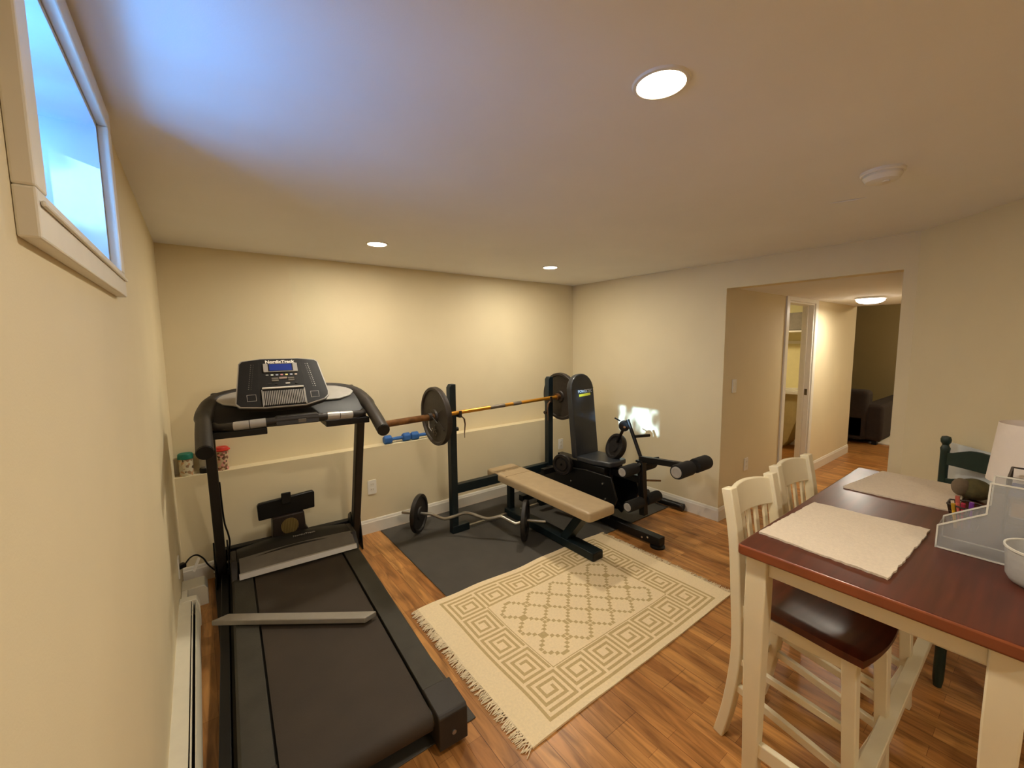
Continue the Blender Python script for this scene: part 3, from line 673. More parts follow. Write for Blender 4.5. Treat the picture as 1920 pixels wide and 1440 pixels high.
def dumbbell(x, y, rz, label):
    t = thing('dumbbell', (0, 0, 0), label, 'dumbbell', 'blue hex dumbbells on the wall ledge')
    r = .039
    for sx in (-1, 1):
        hx = [[Vector((sx*a, rr*math.cos(PI/6+PI/3*k), rr*math.sin(PI/6+PI/3*k)+r*.866)) for k in range(6)] for a, rr in ((.050, r*.8), (.058, r), (.108, r), (.118, r*.78))]
        hd = obj('head', MB().rings(hx), M_BLUE, t, bevel=.005, segs=3, smooth=True)
    obj('handle', MB().tube([(-.055, 0, r*.866), (-.025, 0, r*.866), (0, 0, r*.866), (.025, 0, r*.866), (.055, 0, r*.866)], .013, 16, rs=[.013, .0145, .0155, .0145, .013]), M_BLUE, t)
    t.location = (x, y, ZLED); t.rotation_euler = (0, 0, rz); return t
dumbbell(1.482, -.015, .02, 'blue hex dumbbell at the left on the wall ledge, fully visible')
dumbbell(1.728, -.018, -.03, 'blue hex dumbbell on the ledge, half hidden behind the barbell plate')

# ================================================================== WEIGHT BENCH WITH RACK
def bench():
    yr = -.50; xl, xr = 1.752, 2.80
    t = thing('weight_bench', (2.30, -.9, .007), 'dark teal weight bench with barbell uprights and tan pad', 'weight bench')
    z0 = .007
    for x in (xl, xr):
        up = MB().prism([(-.028, z0), (.028, z0), (.028, 1.235), (-.010, 1.235), (-.028, 1.21)], (x, yr-.028, 0), (1, 0, 0), (0, 0, 1), (0, .056, 0))
        u = obj('upright', up, M_TEAL, t, bevel=.003)
        s = 1 if x == xl else -1
        # rack hook: J plate and dangling keeper on the inner side
        zz = 1.001 if x == xl else 1.0315
        hk = MB().prism([(-.04, 0), (.035, 0), (.035, .055), (.026, .055), (.022, .022), (-.04, .022)], (x+s*.028, yr-.045, zz-.03), (0, -1, 0), (0, 0, 1), (s*.022, 0, 0))
        obj('bar_hook', hk, M_IRON, u, bevel=.002)
        obj('hook_keeper', MB().path([(x+s*.05, yr-.07, zz-.02), (x+s*.075, yr-.07, zz-.045), (x+s*.082, yr-.07, zz-.09), (x+s*.075, yr-.07, zz-.16), (x+s*.076, yr-.07, zz-.20)], .016, .005, up=(1, 0, 0), ws=[1, 1.2, .9, .6, .4]), mat('brown_strap', (92, 64, 40), .6), u)
        obj('hook_knob', MB().cyl((x+s*.028, yr, zz-.135), (x+s*.055, yr, zz-.135), .016, 18), M_IRON, u)
        obj('foot_tube', MB().box(x-.03 if s < 0 else x-.026, x+.026 if s < 0 else x+.13, yr-.03, yr+.03, z0, z0+.062) if s > 0 else MB().box(x-.13, x+.026, yr-.03, yr+.03, z0, z0+.062), M_TEAL, u, bevel=.003)
    obj('cross_member', MB().box(xl+.028, xr-.028, yr-.02, yr+.03, .335, .41), M_TEAL, t, bevel=.003)
    obj('floor_cross_bar', MB().box(xl+.135, xr-.135, yr-.012, yr+.012, z0, z0+.026), M_STEEL, t, bevel=.002)
    obj('main_beam', MB().box(2.285, 2.390, -1.525, yr+.03, .0125, .072), M_TEAL, t, bevel=.004)
    obj('beam_end_cap', MB().box(2.289, 2.386, -1.532, -1.522, .0135, .070), M_BLACK, t, bevel=.003)
    obj('seat_post', MB().bar((2.342, -1.21, .06), (2.342, -1.42, .345), .098, .065, up=(0, 1, 0)), M_TEAL, t, bevel=.003)
    obj('rear_post', MB().bar((2.335, yr+.0, .05), (2.335, yr+.0, .35), .05, .05, up=(0, 1, 0)), M_TEAL, t, bevel=.003)
    obj('pad_bracket', MB().box(2.30, 2.35, -1.5, -.45, .325, .352), M_TEAL, t, bevel=.002)
    # pad: tapered, rounded slab
    def outline(zc, k):
        a = [(2.185, -.335), (2.485, -.335), (2.435, -1.60), (2.165, -1.60)]
        cx_, cy_ = 2.318, -.97; P = []
        for i, (x, y) in enumerate(a):
            x2, y2 = a[(i-1) % 4]; x3, y3 = a[(i+1) % 4]; r = .028
            A = Vector((x, y)); d1 = (Vector((x2, y2))-A).normalized(); d2 = (Vector((x3, y3))-A).normalized()
            for j in range(5):
                s = j/4; q = (A+d1*r)*(1-s)**2+A*2*s*(1-s)+(A+d2*r)*s*s
                dirc = Vector((cx_-q.x, cy_-q.y)); P.append(Vector((q.x+(k if q.x < cx_ else -k), q.y+(k if q.y < cy_ else -k), zc)))
        return P
    pd = MB().rings([outline(.352, .008), outline(.358, .001), outline(.372, 0), outline(.400, 0), outline(.413, .003), outline(.419, .010), outline(.4215, .028)])
    pad = obj('pad', pd, M_TAN, t)
    obj('pad_seam', MB().bar((2.183, -.632, .4205), (2.462, -.632, .4205), .005, .003), M_TANDK, pad)
    text('pad_lettering', 'IT', .035, (2.262, -.505, .4217), (1, 0, 0), (0, 1, 0), M_TANDK, pad, ext=.0006, bold=.001)
    obj('pad_mark', MB().prism(rrect(.12, .022, .005), (2.365, -.50, .4212), (1, 0, 0), (0, 1, 0), (0, 0, .0008)), mat('faded_tan_print', (158, 136, 104), .6), pad)
bench()

def plate_prof(r, t, hole=.026, rim=.022, hub=.05):
    h = t/2
    f = [(hole, h), (hub, h), (hub+.006, h*.45), (r-rim-.008, h*.40), (r-rim, h), (r-.004, h), (r, h*.7)]
    return f+[(a, -b) for a, b in reversed(f)]
def weight_plate(c, ax, r, t, m, label, group=None, letters=None, hole=.026):
    o = thing('weight_plate', tuple(c), label, 'weight plate', group)
    b = obj('disc', MB().lathe(plate_prof(r, t, hole), c, ax, n=64, closed=True), m, o)
    return o, b
bar_a = Vector((1.18, -.55, .990)); bar_b = Vector((3.28, -.55, 1.055)); bdir = (bar_b-bar_a).normalized()
def bp_(x): return bar_a+bdir*((x-bar_a.x)/bdir.x)
t = thing('barbell', tuple(bp_(2.27)), 'long barbell with golden bar racked on the teal bench uprights', 'barbell')
obj('shaft', MB().cyl(bp_(1.67), bp_(2.88), .0155, 20), M_GOLD, t)
for a, b in ((2.09, 2.24), (2.33, 2.42)): obj('knurled_band', MB().cyl(bp_(a), bp_(b), .0162, 20), M_KNURL, t)
obj('sleeve', MB().cyl(bp_(1.18), bp_(1.675), .0245, 24).cyl(bp_(1.66), bp_(1.69), .032, 24), M_RUST, t)
obj('sleeve', MB().cyl(bp_(2.86), bp_(3.28), .0245, 24).cyl(bp_(2.845), bp_(2.872), .032, 24), M_RUST, t)
cb = thing('spring_collar', tuple(bp_(1.54)), 'spring collar clipped on the left barbell sleeve', 'collar')
sp = []
for k in range(60):
    a = 2*PI*k/16; q = bp_(1.522+.028*k/60); sp.append(q+Vector((0, math.cos(a)*.029, math.sin(a)*.029)))
obj('coil', MB().tube(sp, .0035, 8), M_IRON, cb)
obj('clip_handle', MB().tube([bp_(1.524)+Vector((0, -.01, -.03)), bp_(1.524)+Vector((-.004, -.02, -.07)), bp_(1.530)+Vector((0, -.045, -.10)), bp_(1.536)+Vector((0, -.05, -.075))], .004, 8), M_CHROME, cb)
obj('clip_handle', MB().tube([bp_(1.546)+Vector((0, -.028, .0)), bp_(1.548)+Vector((0, -.10, -.035))], .005, 8), M_IRON, cb)
PG = 'large iron plates on the racked barbell'
pl, pb = weight_plate(bp_(1.589), bdir, .226, .042, M_IRON, 'large round iron plate on the left end of the racked barbell', PG)
c0 = bp_(1.566)
u_ = Vector((0, -1, 0)); v_ = Vector((0, 0, 1))
text('plate_lettering', '45', .07, c0+Vector((-.001, 0, -.125))+bdir*.010, u_, v_, M_IRONLIP, pb, ext=.002)
for k in range(6):
    a = PI/6+k*PI/3; ring = MB().bar(c0+bdir*.013+Vector((0, math.cos(a)*.07, math.sin(a)*.07)), c0+bdir*.013+Vector((0, math.cos(a)*.17, math.sin(a)*.17)), .010, .004, up=(1, 0, 0))
    obj('raised_rib', ring, M_IRON, pb)
weight_plate(bp_(2.906), bdir, .226, .042, M_IRON, 'large iron plate on the right end of the racked barbell, beside the black back pad', PG)
weight_plate(bp_(2.950), bdir, .17, .035, M_IRON, 'smaller iron plate behind the large right barbell plate', None)

# EZ curl bar on the mat
def curl():
    zb = .164; a = Vector((1.43, -.20, zb)); b = Vector((2.245, -1.075, zb)); d = (b-a).normalized(); L = (b-a).length; s = Vector((0, 0, 1)); pr = d.cross(s)
    def P(f, h, k=0): return a+d*(L*f)+s*h+pr*k
    t = thing('curl_bar', tuple(P(.5, 0)), 'zigzag steel curl bar with two plates on the rubber mat', 'curl bar')
    pts = [(.0, 0), (.21, 0), (.285, -.022), (.315, -.026), (.345, -.018), (.43, .016), (.46, .022), (.50, .018), (.575, -.002), (.62, -.006), (.68, .010), (.70, .012), (.725, .005), (.79, -.024), (.81, -.026), (.845, -.012), (.87, 0), (1, 0)]
    # bends lie in a plane tilted from vertical
    pts3 = [P(f, h*.9, h*.9) for f, h in pts]
    pts3 = [P(0, 0), P(.20, 0)]+smooth_path([P(f, h*1.0, -h*.6) for f, h in pts[1:-1]], 3)+[P(.88, 0), P(1, 0)]
    obj('bent_shaft', MB().tube(pts3, .0125, 14), M_STEEL, t)
    G = 'plates on the curl bar'
    c1 = P(.125, 0); c2 = P(.865, 0)
    weight_plate(c1, d, .157, .034, M_IRONBLK, 'black plate on the left end of the curl bar near the baseboard', G, hole=.0135)
    weight_plate(c2, d, .157, .034, M_IRONBLK, 'black plate on the right end of the curl bar under the tan bench pad', G, hole=.0135)
curl()

# ================================================================== BLACK BENCH WITH LEG DEVELOPER
def legbench():
    X = 2.90; z0 = .007
    t = thing('leg_developer_bench', (X, -1.1, z0), 'black seated exercise bench with upright back pad and foam leg rollers', 'exercise bench')
    obj('floor_beam', MB().box(X-.075, X-.005, -1.70, -.30, .02, .085), M_BLACK, t, bevel=.003)
    ff = obj('front_foot', MB().lathe([(.0001, .0), (.055, .0), (.055, .012), (.03, .02), (.0001, .02)], (X-.045, -1.665, .0008), n=28), M_BLACK, t)
    for by, bz in ((-1.60, .062), (-1.55, .045)): obj('bolt', MB().cyl((X-.0751, by, bz), (X-.081, by, bz), .009, 6), M_CHROME, ff)
    obj('rear_foot', MB().box(X-.30, X+.30, -.34, -.28, z0, .065), M_BLACK, t, bevel=.003)
    for sx in (-1, 1):
        obj('frame_post', MB().bar((X+sx*.0-.04, -.62 if sx < 0 else -1.12, .08), (X-.02, -.72 if sx < 0 else -1.18, .50), .055, .055, up=(0, 1, 0)), M_BLACK, t, bevel=.003)
    obj('seat_rail', MB().box(X-.03, X+.03, -1.48, -.55, .445, .50), M_BLACK, t, bevel=.003)
    obj('side_brace', MB().bar((X-.13, -.62, .44), (X-.11, -1.22, .10), .045, .02, up=(1, 0, 0)), M_BLKPLAST, t, bevel=.003)
    obj('side_brace', MB().bar((X+.13, -.62, .44), (X+.11, -1.22, .10), .045, .02, up=(1, 0, 0)), M_BLKPLAST, t, bevel=.003)
    for px_ in (X-.155, X+.137): obj('side_plate', MB().prism([(-.40, .36), (-.62, .41), (-1.02, .47), (-1.30, .47), (-1.36, .30), (-1.28, .12), (-1.05, .06), (-.42, .08), (-.33, .24)], (px_, 0, 0), (0, 1, 0), (0, 0, 1), (.018, 0, 0)), M_BLACK, t, bevel=.004)
    obj('seat_support', MB().box(X-.12, X+.12, -1.2, -.78, .455, .515), M_BLACK, t, bevel=.004)
    for yy, zz in ((-.52, .33), (-.86, .33), (-1.22, .40), (-1.10, .23), (-1.25, .28)): obj('bolt', MB().cyl((X-.156, yy, zz), (X-.166, yy, zz), .009, 8), M_CHROME, t)
    obj('cross_tube', MB().box(X-.30, X+.30, -.66, -.61, .36, .41), M_BLACK, t, bevel=.003)
    # back pad (rounded top), leaning slightly back
    o = Vector((X, -.905, .535)); v = Vector((0, .085, .72)).normalized(); u = Vector((1, 0, 0)); n = u.cross(v)
    hw = .145; Lp = .745
    pol = [(-hw*.93, 0), (hw*.93, 0), (hw, .02), (hw, Lp-hw)]+[(hw*math.cos(a), Lp-hw+hw*math.sin(a)) for a in [PI*k/16 for k in range(1, 16)]]+[(-hw, Lp-hw), (-hw, .02)]
    bp = obj('back_pad', MB().prism(pol, o-n*.055, u, v, n*.06), M_VINYL, t, bevel=.010, segs=3)
    fx = o+n*.0052
    text('pad_lettering', 'POWERTEC', .036, fx+v*.585+u*.03, u, v, mat('pale_print', (196, 206, 214), .5), bp, ext=.0008, sx=.95, bold=.0008)
    obj('pad_print', MB().prism([(-.065, -.016), (.080, -.010), (.080, .012), (-.065, .006)], fx+v*.555+u*.015, u, v, n*.0012), M_YELLOW, bp)
    obj('pad_seam', MB().bar(fx+v*.612-u*hw*.985, fx+v*.612+u*hw*.985, .0035, .0025, up=n), M_DKPLAST, bp)
    obj('pad_bracket', MB().bar(o-n*.069+v*.05, o-n*.069+v*.36, .05, .026, up=n), M_BLACK, t, bevel=.003)
    # seat
    so_ = Vector((X+.0, -.90, .515))
    ply = [(-.135, 0), (.150, 0), (.150, -.18), (.115, -.34), (-.03, -.365), (-.095, -.34), (-.135, -.18)]
    obj('seat', MB().prism(ply, so_+Vector((0, 0, 0)), (1, 0, 0), (0, 1, -.02), (0, 0, .045)), M_VINYL, t, bevel=.012, segs=3)
    # leg developer
    obj('leg_post', MB().bar((X, -1.475, .61), (X, -1.505, .19), .05, .05, up=(0, 1, 0)), M_BLACK, t, bevel=.003)
    obj('leg_arm', MB().bar((X, -1.46, .635), (X, -1.90, .672), .035, .045), M_BLACK, t, bevel=.003)
    obj('pivot_bolt', MB().cyl((X-.04, -1.48, .60), (X+.04, -1.48, .60), .012, 16), M_CHROME, t)
    def roller(yy, zz, r, a=-.2, b=.2):
        rb = MB()
        m_ = (a+b)/2
        for p0, p1 in ((a, m_-.028), (m_+.028, b)):
            rb.tube([(X+p0, yy, zz), (X+p0+.012*(1), yy, zz), (X+p1-.012, yy, zz), (X+p1, yy, zz)], r, 24, rs=[r*.93, r, r, r*.93])
        f = obj('foam_roller', rb, M_FOAM, t)
        for e, sg in ((a, -1), (b, 1)): obj('end_plug', MB().lathe([(.0001, 0), (r*.74, 0), (r*.74, .004), (r*.52, .006), (r*.48, .002), (.0001, .002)], (X+e, yy, zz), (sg, 0, 0), n=28), M_SILVER, f)
        obj('roller_tube', MB().cyl((X+a, yy, zz), (X+b, yy, zz), .012, 14), M_BLACK, f)
    roller(-1.445, .560, .044); roller(-1.50, .300, .043); roller(-1.895, .672, .052)
    # leaning handle post with grip and hook
    obj('handle_post', MB().cyl((X+.0, -1.485, .61), (X, -1.335, .93), .014, 14), M_BLKPLAST, t)
    obj('handle_grip', MB().cyl((X, -1.41, .805), (X+.14, -1.445, .80), .012, 14), M_BLACK, t)
    obj('hand_lever', MB().cyl((X+.02, -1.47, .625), (X+.12, -1.55, .64), .009, 10).box(X-.03, X+.05, -1.50, -1.44, .61, .625), M_BLACK, t)
    # pulley and disc hanging behind the post
    obj('pulley', MB().lathe([(.0001, -.018), (.038, -.018), (.044, -.012), (.036, 0), (.044, .012), (.038, .018), (.0001, .018)], (X+.035, -1.275, .865), (.75, .6, .1), n=28), M_BLKPLAST, t)
    obj('pulley_bolt', MB().cyl((X+.019, -1.29, .862), (X+.011, -1.297, .861), .010, 12), M_CHROME, t)
    obj('adjuster_pin', MB().cyl((X+.015, -1.25, .905), (X-.02, -1.22, .93), .006, 8), M_BLACK, t)
    obj('link_bar', MB().bar((X+.045, -1.262, .84), (X+.08, -1.17, .70), .022, .012), M_BLACK, t)
    # plate peg at the right side of the leg developer
    obj('plate_peg', MB().cyl((X+.02, -1.49, .462), (X+.225, -1.50, .418), .008, 12), M_RUST, t)
legbench()
X = 2.90
weight_plate(Vector((X+.095, -1.145, .655)), Vector((1, -.30, -.42)), .113, .050, M_IRONBLK, 'small black disc hanging behind the seat of the black exercise bench', hole=.003)
pl2, _ = weight_plate(Vector((X-.205, -.80, .475)), Vector((.9, .25, 0)), .095, .05, M_IRONBLK, 'black plate low behind the back pad on its left side', hole=.012)
t = thing('steel_tube', (3.55, -1.25, 0), 'black tube with shiny end lying by the right wall baseboard', 'tube')
obj('tube_body', MB().cyl((3.585, -1.06, .052), (3.62, -1.42, .040), .030, 20), M_BLACK, t)
obj('tube_flange', MB().cyl((3.583, -1.045, .062), (3.586, -1.065, .062), .053, 24), M_BLACK, t)
obj('tube_tip', MB().cyl((3.617, -1.40, .0405), (3.621, -1.427, .0395), .0315, 20), M_IRON, t)

# ================================================================== TABLE
def table():
    x0, x1, y0, y1, zt = 1.487, 2.775, -3.445, -2.838, .92
    t = thing('counter_table', ((x0+x1)/2, (y0+y1)/2, 0), 'counter height table with dark cherry top and cream painted legs', 'table')
    top = MB().prism(rrect(x1-x0, y1-y0, .012, 4), ((x0+x1)/2, (y0+y1)/2, zt-.034), (1, 0, 0), (0, 1, 0), (0, 0, .034))
    for i, f in enumerate(top.f):
        if len(f) == 4: top.m[i] = 1
    obj('tabletop', top, [M_CHERRY, M_CHERRYEDGE], t, bevel=.006, segs=3)
    lx0, lx1, ly0, ly1 = x0+.048, x1-.05, y0+.048, y1-.05; s = .058
    for x in (lx0, lx1):
        for y in (ly0, ly1):
            R = []
            for z, k in ((.0, .036), (.05, .042), (.45, .052), (.70, .060), (zt-.034, .060)):
                dx = (.0 if z > .6 else (.6-z)*.03)*(1 if x == lx0 else -1)
                R.append([Vector((x+dx+a*k/2, y+b*k/2, z)) for a, b in ((-1, -1), (1, -1), (1, 1), (-1, 1))])
            obj('leg', MB().rings(R), M_CREAM, t, bevel=.004)
    ap = zt-.034
    obj('apron', MB().box(lx0-.012, lx0+.008, ly0+.03, ly1-.03, ap-.055, ap).box(lx1-.008, lx1+.012, ly0+.03, ly1-.03, ap-.055, ap).box(lx0+.03, lx1-.03, ly0-.012, ly0+.008, ap-.055, ap).box(lx0+.03, lx1-.03, ly1-.008, ly1+.012, ap-.055, ap), M_CREAM, t, bevel=.002)
    for x, dx in ((lx0, .012), (lx1, -.012)): obj('end_stretcher', MB().box(x+dx-.011, x+dx+.011, ly0+.02, ly1-.02, .195, .245), M_CREAM, t, bevel=.003)
    ym = (ly0+ly1)/2
    obj('long_stretcher', MB().box(lx0+.02, lx1-.02, ym-.022, ym+.022, .205, .235), M_CREAM, t, bevel=.003)
table()

def chair():
    t = thing('counter_chair', (0, 0, 0), '', 'chair', 'cream counter chairs at the table')
    hw = .158
    for sx in (-1, 1):
        P = smooth_path([(sx*hw, .045, 0), (sx*hw, .012, .16), (sx*hw, -.010, .38), (sx*hw, .0, .60), (sx*hw, .018, .82), (sx*hw, .052, 1.005)], 4)
        obj('leg', MB().path(P, .046, .038, up=(0, 1, 0)), M_CREAM, t, bevel=.004)
        Pf = [(sx*(hw-.006), -.375, 0), (sx*(hw-.014), -.345, .58)]
        obj('leg', MB().bar(Pf[0], Pf[1], .034, .034, up=(0, 1, 0), w2=.040, h2=.040), M_CREAM, t, bevel=.003)
        obj('side_stretcher', MB().bar((sx*hw, .01, .235), (sx*(hw-.008), -.362, .175), .020, .028), M_CREAM, t, bevel=.002)
        obj('side_apron', MB().bar((sx*(hw-.004), -.01, .545), (sx*(hw-.012), -.345, .545), .018, .045), M_CREAM, t, bevel=.002)
        obj('upper_stretcher', MB().bar((sx*hw, .0, .345), (sx*(hw-.01), -.353, .325), .018, .024), M_CREAM, t, bevel=.002)
    obj('front_apron', MB().box(-hw+.02, hw-.02, -.355, -.337, .522, .568), M_CREAM, t, bevel=.002)
    obj('rear_apron', MB().box(-hw+.012, hw-.012, -.014, .004, .522, .568), M_CREAM, t, bevel=.002)
    obj('foot_rest', MB().box(-hw+.015, hw-.015, -.376, -.352, .150, .185), M_CREAM, t, bevel=.003)
    obj('rear_stretcher', MB().box(-hw+.015, hw-.015, .0, .018, .24, .27), M_CREAM, t, bevel=.003)
    # saddle seat
    nx, ny = 14, 12; hwb, hwf = .150, .178; top = []; 
    def sp(i, j, bot):
        k = i/nx*2-1; f = j/ny
        w_ = lerp(hwb, hwf, min(1, f*1.2)); y = lerp(-.0+.012, -.385, f)-.016*(1-k*k)*f
        dip = .016*max(0, 1-(k*1.1)**2)*math.sin(PI*min(1, .15+f*.75))+.006*f*(1-abs(k))
        edge = max(abs(k), abs(f*2-1)); drop = .010*max(0, (edge-.86)/.14)**2
        return Vector((k*w_, y, .607-dip-drop if not bot else .568+drop*.5))
    mb = MB(); T = [[len(mb.v)+i*(ny+1)+j for j in range(ny+1)] for i in range(nx+1)]
    vs = [sp(i, j, 0) for i in range(nx+1) for j in range(ny+1)]+[sp(i, j, 1) for i in range(nx+1) for j in range(ny+1)]
    o = (nx+1)*(ny+1); fs = []
    for i in range(nx):
        for j in range(ny):
            a = i*(ny+1)+j; fs += [(a, a+1, a+ny+2, a+ny+1), (o+a, o+a+ny+1, o+a+ny+2, o+a+1)]
    for i in range(nx):
        a = i*(ny+1); b = a+ny; fs += [(a, a+ny+1, o+a+ny+1, o+a), (b, o+b, o+b+ny+1, b+ny+1)]
    for j in range(ny):
        a = j; b = nx*(ny+1)+j; fs += [(a, o+a, o+a+1, a+1), (b, b+1, o+b+1, o+b)]
    obj('seat', mb.add(vs, fs), M_CHERRY, t)
    # curved top rail, lower rail, slats
    def rail(z0, z1, y0, y1, bow, th):
        R = []
        for i in range(13):
            k = i/12*2-1; b = bow*(1-k*k); x = k*(hw-.014)
            R.append([Vector((x, y0+b-th/2, z0)), Vector((x, y0+b+th/2, z0)), Vector((x, y1+b+th/2, z1+.012*(1-k*k))), Vector((x, y1+b-th/2, z1+.012*(1-k*k)))])
        return MB().rings(R)
    obj('top_rail', rail(.885, .988, .030, .050, .028, .018), M_CREAM, t, bevel=.003)
    obj('lower_rail', rail(.655, .685, .004, .008, .020, .018), M_CREAM, t, bevel=.002)
    for k in range(5):
        f = (k-2)/2*.72; b0 = .020*(1-f*f); b1 = .028*(1-f*f); x = f*(hw-.014)
        obj('slat', MB().bar((x, .006+b0, .682), (x, .032+b1, .89), .026, .010, up=(0, 1, 0)), M_CREAM, t, bevel=.002)
    return t
c1 = chair(); c1.location = (1.892, -2.752, 0); c1.rotation_euler = (0, 0, -.06)
c1['label'] = 'cream chair with cherry seat at the near left end of the table'
c2 = copy_tree(c1); c2.location = (2.335, -2.742, 0); c2.rotation_euler = (0, 0, -.05)
c2['label'] = 'second cream chair, farther along the table towards the hallway'

def placemat(cs, label, seed):
    zt = .9205; t = MB(); rnd = random.Random(seed); n = 28
    c00, c10, c11, c01 = [Vector(c+(0,)) for c in cs]; vs = []; cxm = sum((Vector(c) for c in cs), Vector((0, 0)))/4
    top = []; bot = []
    for i in range(n+1):
        for j in range(n+1):
            a, b = i/n, j/n; p = (c00*(1-a)+c10*a)*(1-b)+(c01*(1-a)+c11*a)*b
            e = min(a, 1-a, b, 1-b)
            if e == 0: p += Vector((rnd.uniform(-.0025, .0025), rnd.uniform(-.0025, .0025), 0))
            z = zt+.0045+(.0015 if e < .05 else 0)+.001*math.sin(a*14+seed)*math.sin(b*9)
            vs.append(Vector((p.x, p.y, z)))
    m = (n+1)**2; vs += [Vector((v.x, v.y, zt)) for v in vs]; fs = []
    for i in range(n):
        for j in range(n):
            a = i*(n+1)+j; fs += [(a, a+1, a+n+2, a+n+1), (m+a, m+a+n+1, m+a+n+2, m+a+1)]
    for i in range(n):
        a = i*(n+1); b = a+n; fs += [(a, a+n+1, m+a+n+1, m+a), (b, m+b, m+b+n+1, b+n+1)]
        a = i; b = n*(n+1)+i; fs += [(a, m+a, m+a+1, a+1), (b, b+1, m+b+1, m+b)]
    return tag(obj('placemat', t.add(vs, fs), M_PLACEMAT, loc=(cxm.x, cxm.y, .92)), label, 'placemat', 'oatmeal placemats on the table')
placemat([(1.588, -3.182), (2.073, -3.195), (2.050, -2.872), (1.612, -2.850)], 'oatmeal woven placemat at the near end of the table', 1)
placemat([(2.345, -3.215), (2.745, -3.225), (2.765, -2.935), (2.352, -2.885)], 'oatmeal woven placemat at the far end of the table', 5)

# ================================================================== THINGS AT THE RIGHT END OF THE TABLE
ZT = .9205
def organiser():
    x0, x1, y0, y1 = 1.935, 2.045, -3.225, -3.43
    t = thing('file_organiser', (x0, (y0+y1)/2, ZT), 'clear plastic slant-sided file organiser near the right edge of the table', 'file organiser')
    side = [(0, 0), (.205, 0), (.205, .229), (.097, .229), (.095, .137), (0, .071)]
    w = .0025
    for k, x in enumerate((x0, x1)):
        obj('side_panel', MB().prism(side, (x, y0, ZT), (0, -1, 0), (0, 0, 1), (w, 0, 0)), M_CLEAR, t)
    obj('bottom_panel', MB().box(x0, x1, y1, y0, ZT, ZT+w), M_CLEAR, t)
    obj('front_panel', MB().box(x0, x1, y0-w, y0, ZT, ZT+.071), M_CLEAR, t)
    for x in (x0+w/2, x1+w/2):
        rim = MB()
        for (a, b), (c_, d_) in zip(side[2:], side[3:]+side[:0]): rim.bar((x, y0-a, ZT+b), (x, y0-c_, ZT+d_), .004, .004)
        rim.bar((x, y0, ZT+.071), (x, y0, ZT), .004, .004, up=(0, 1, 0)); rim.bar((x, y0, ZT+.003), (x, y1, ZT+.003), .004, .004)
        obj('rim', rim, mat('frosted_rim', (214, 210, 200), .4), t)
organiser()
# frosted tub standing in front of it
t = thing('storage_tub', (1.852, -3.437, ZT), 'round frosted plastic tub cut off by the right edge of the picture', 'tub')
o = (1.852, -3.437, ZT)
obj('tub_body', MB().lathe([(.0001, 0), (.052, 0), (.064, .006), (.071, .020), (.076, .095), (.0745, .095), (.0695, .020), (.062, .009), (.0001, .004)], o, n=44), M_FROST, t)
obj('tub_rim', MB().lathe([(.0745, .093), (.0785, .093), (.0785, .098), (.0745, .098)], o, n=44, closed=True), mat('frosted_rim', (214, 210, 200), .4), t)
# wire pen basket with markers
def basket():
    c = Vector((2.178, -3.262, ZT)); t = thing('pen_basket', tuple(c), 'dark wire basket holding markers behind the clear organiser', 'basket')
    wb = MB(); R = .055
    top = [c+Vector((R*math.cos(a)*1.0, R*math.sin(a)*.9, .085)) for a in [2*PI*k/6 for k in range(6)]]
    for k in range(6): wb.cyl(top[k], top[(k+1) % 6], .0028, 8)
    for k in range(24):
        f = k/24*6; i = int(f); p = top[i].lerp(top[(i+1) % 6], f-i); q = c+Vector(((p.x-c.x)*.62, (p.y-c.y)*.62, .004)); wb.cyl(p, q, .0013, 6)
    for h, s in ((.004, .62), (.035, .75), (.060, .88)):
        L = [c+Vector(((p.x-c.x)*s, (p.y-c.y)*s, h)) for p in top]
        for k in range(6): wb.cyl(L[k], L[(k+1) % 6], .0015, 6)
    obj('wire_cage', wb, M_WRACK, t)
    for k, (dx, dy, cc, lb) in enumerate(((-.024, .018, (228, 176, 40), 'yellow'), (-.02, .004, (216, 60, 90), 'pink'), (-.012, -.008, (150, 70, 190), 'purple'), (.006, .016, (220, 110, 90), 'coral'))):
        m = thing('marker', tuple(c+Vector((dx, dy, .006))), lb+' marker pen standing in the wire basket', 'marker')
        p0 = c+Vector((dx, dy, .006)); p1 = c+Vector((dx*1.5, dy*1.4, .070+.005*k))
        obj('barrel', MB().cyl(p0, p1, .0052, 12), mat(lb+'_marker', cc, .45), m); obj('cap', MB().cyl(p1, p1+(p1-p0).normalized()*.022, .0058, 12), mat(lb+'_cap', tuple(int(v*.8) for v in cc), .45), m)
basket()
# olive cap lying behind the basket
t = thing('fabric_pouch', (2.575, -3.24, ZT), 'olive brown fabric pouch behind the pen basket', 'pouch')
obj('pouch_body', MB().ball((2.585, -3.245, ZT+.042), .055, 20, sc=(1.0, .95, .76)), mat('olive_fabric', (86, 78, 46), .9, var=.3, scale=30, bump=.6, bscale=60), t)
obj('pouch_flap', MB().ball((2.555, -3.212, ZT+.050), .035, 16, sc=(.9, .8, 1.0)), mat('taupe_fabric', (112, 96, 76), .9, var=.15, bump=.5), t)
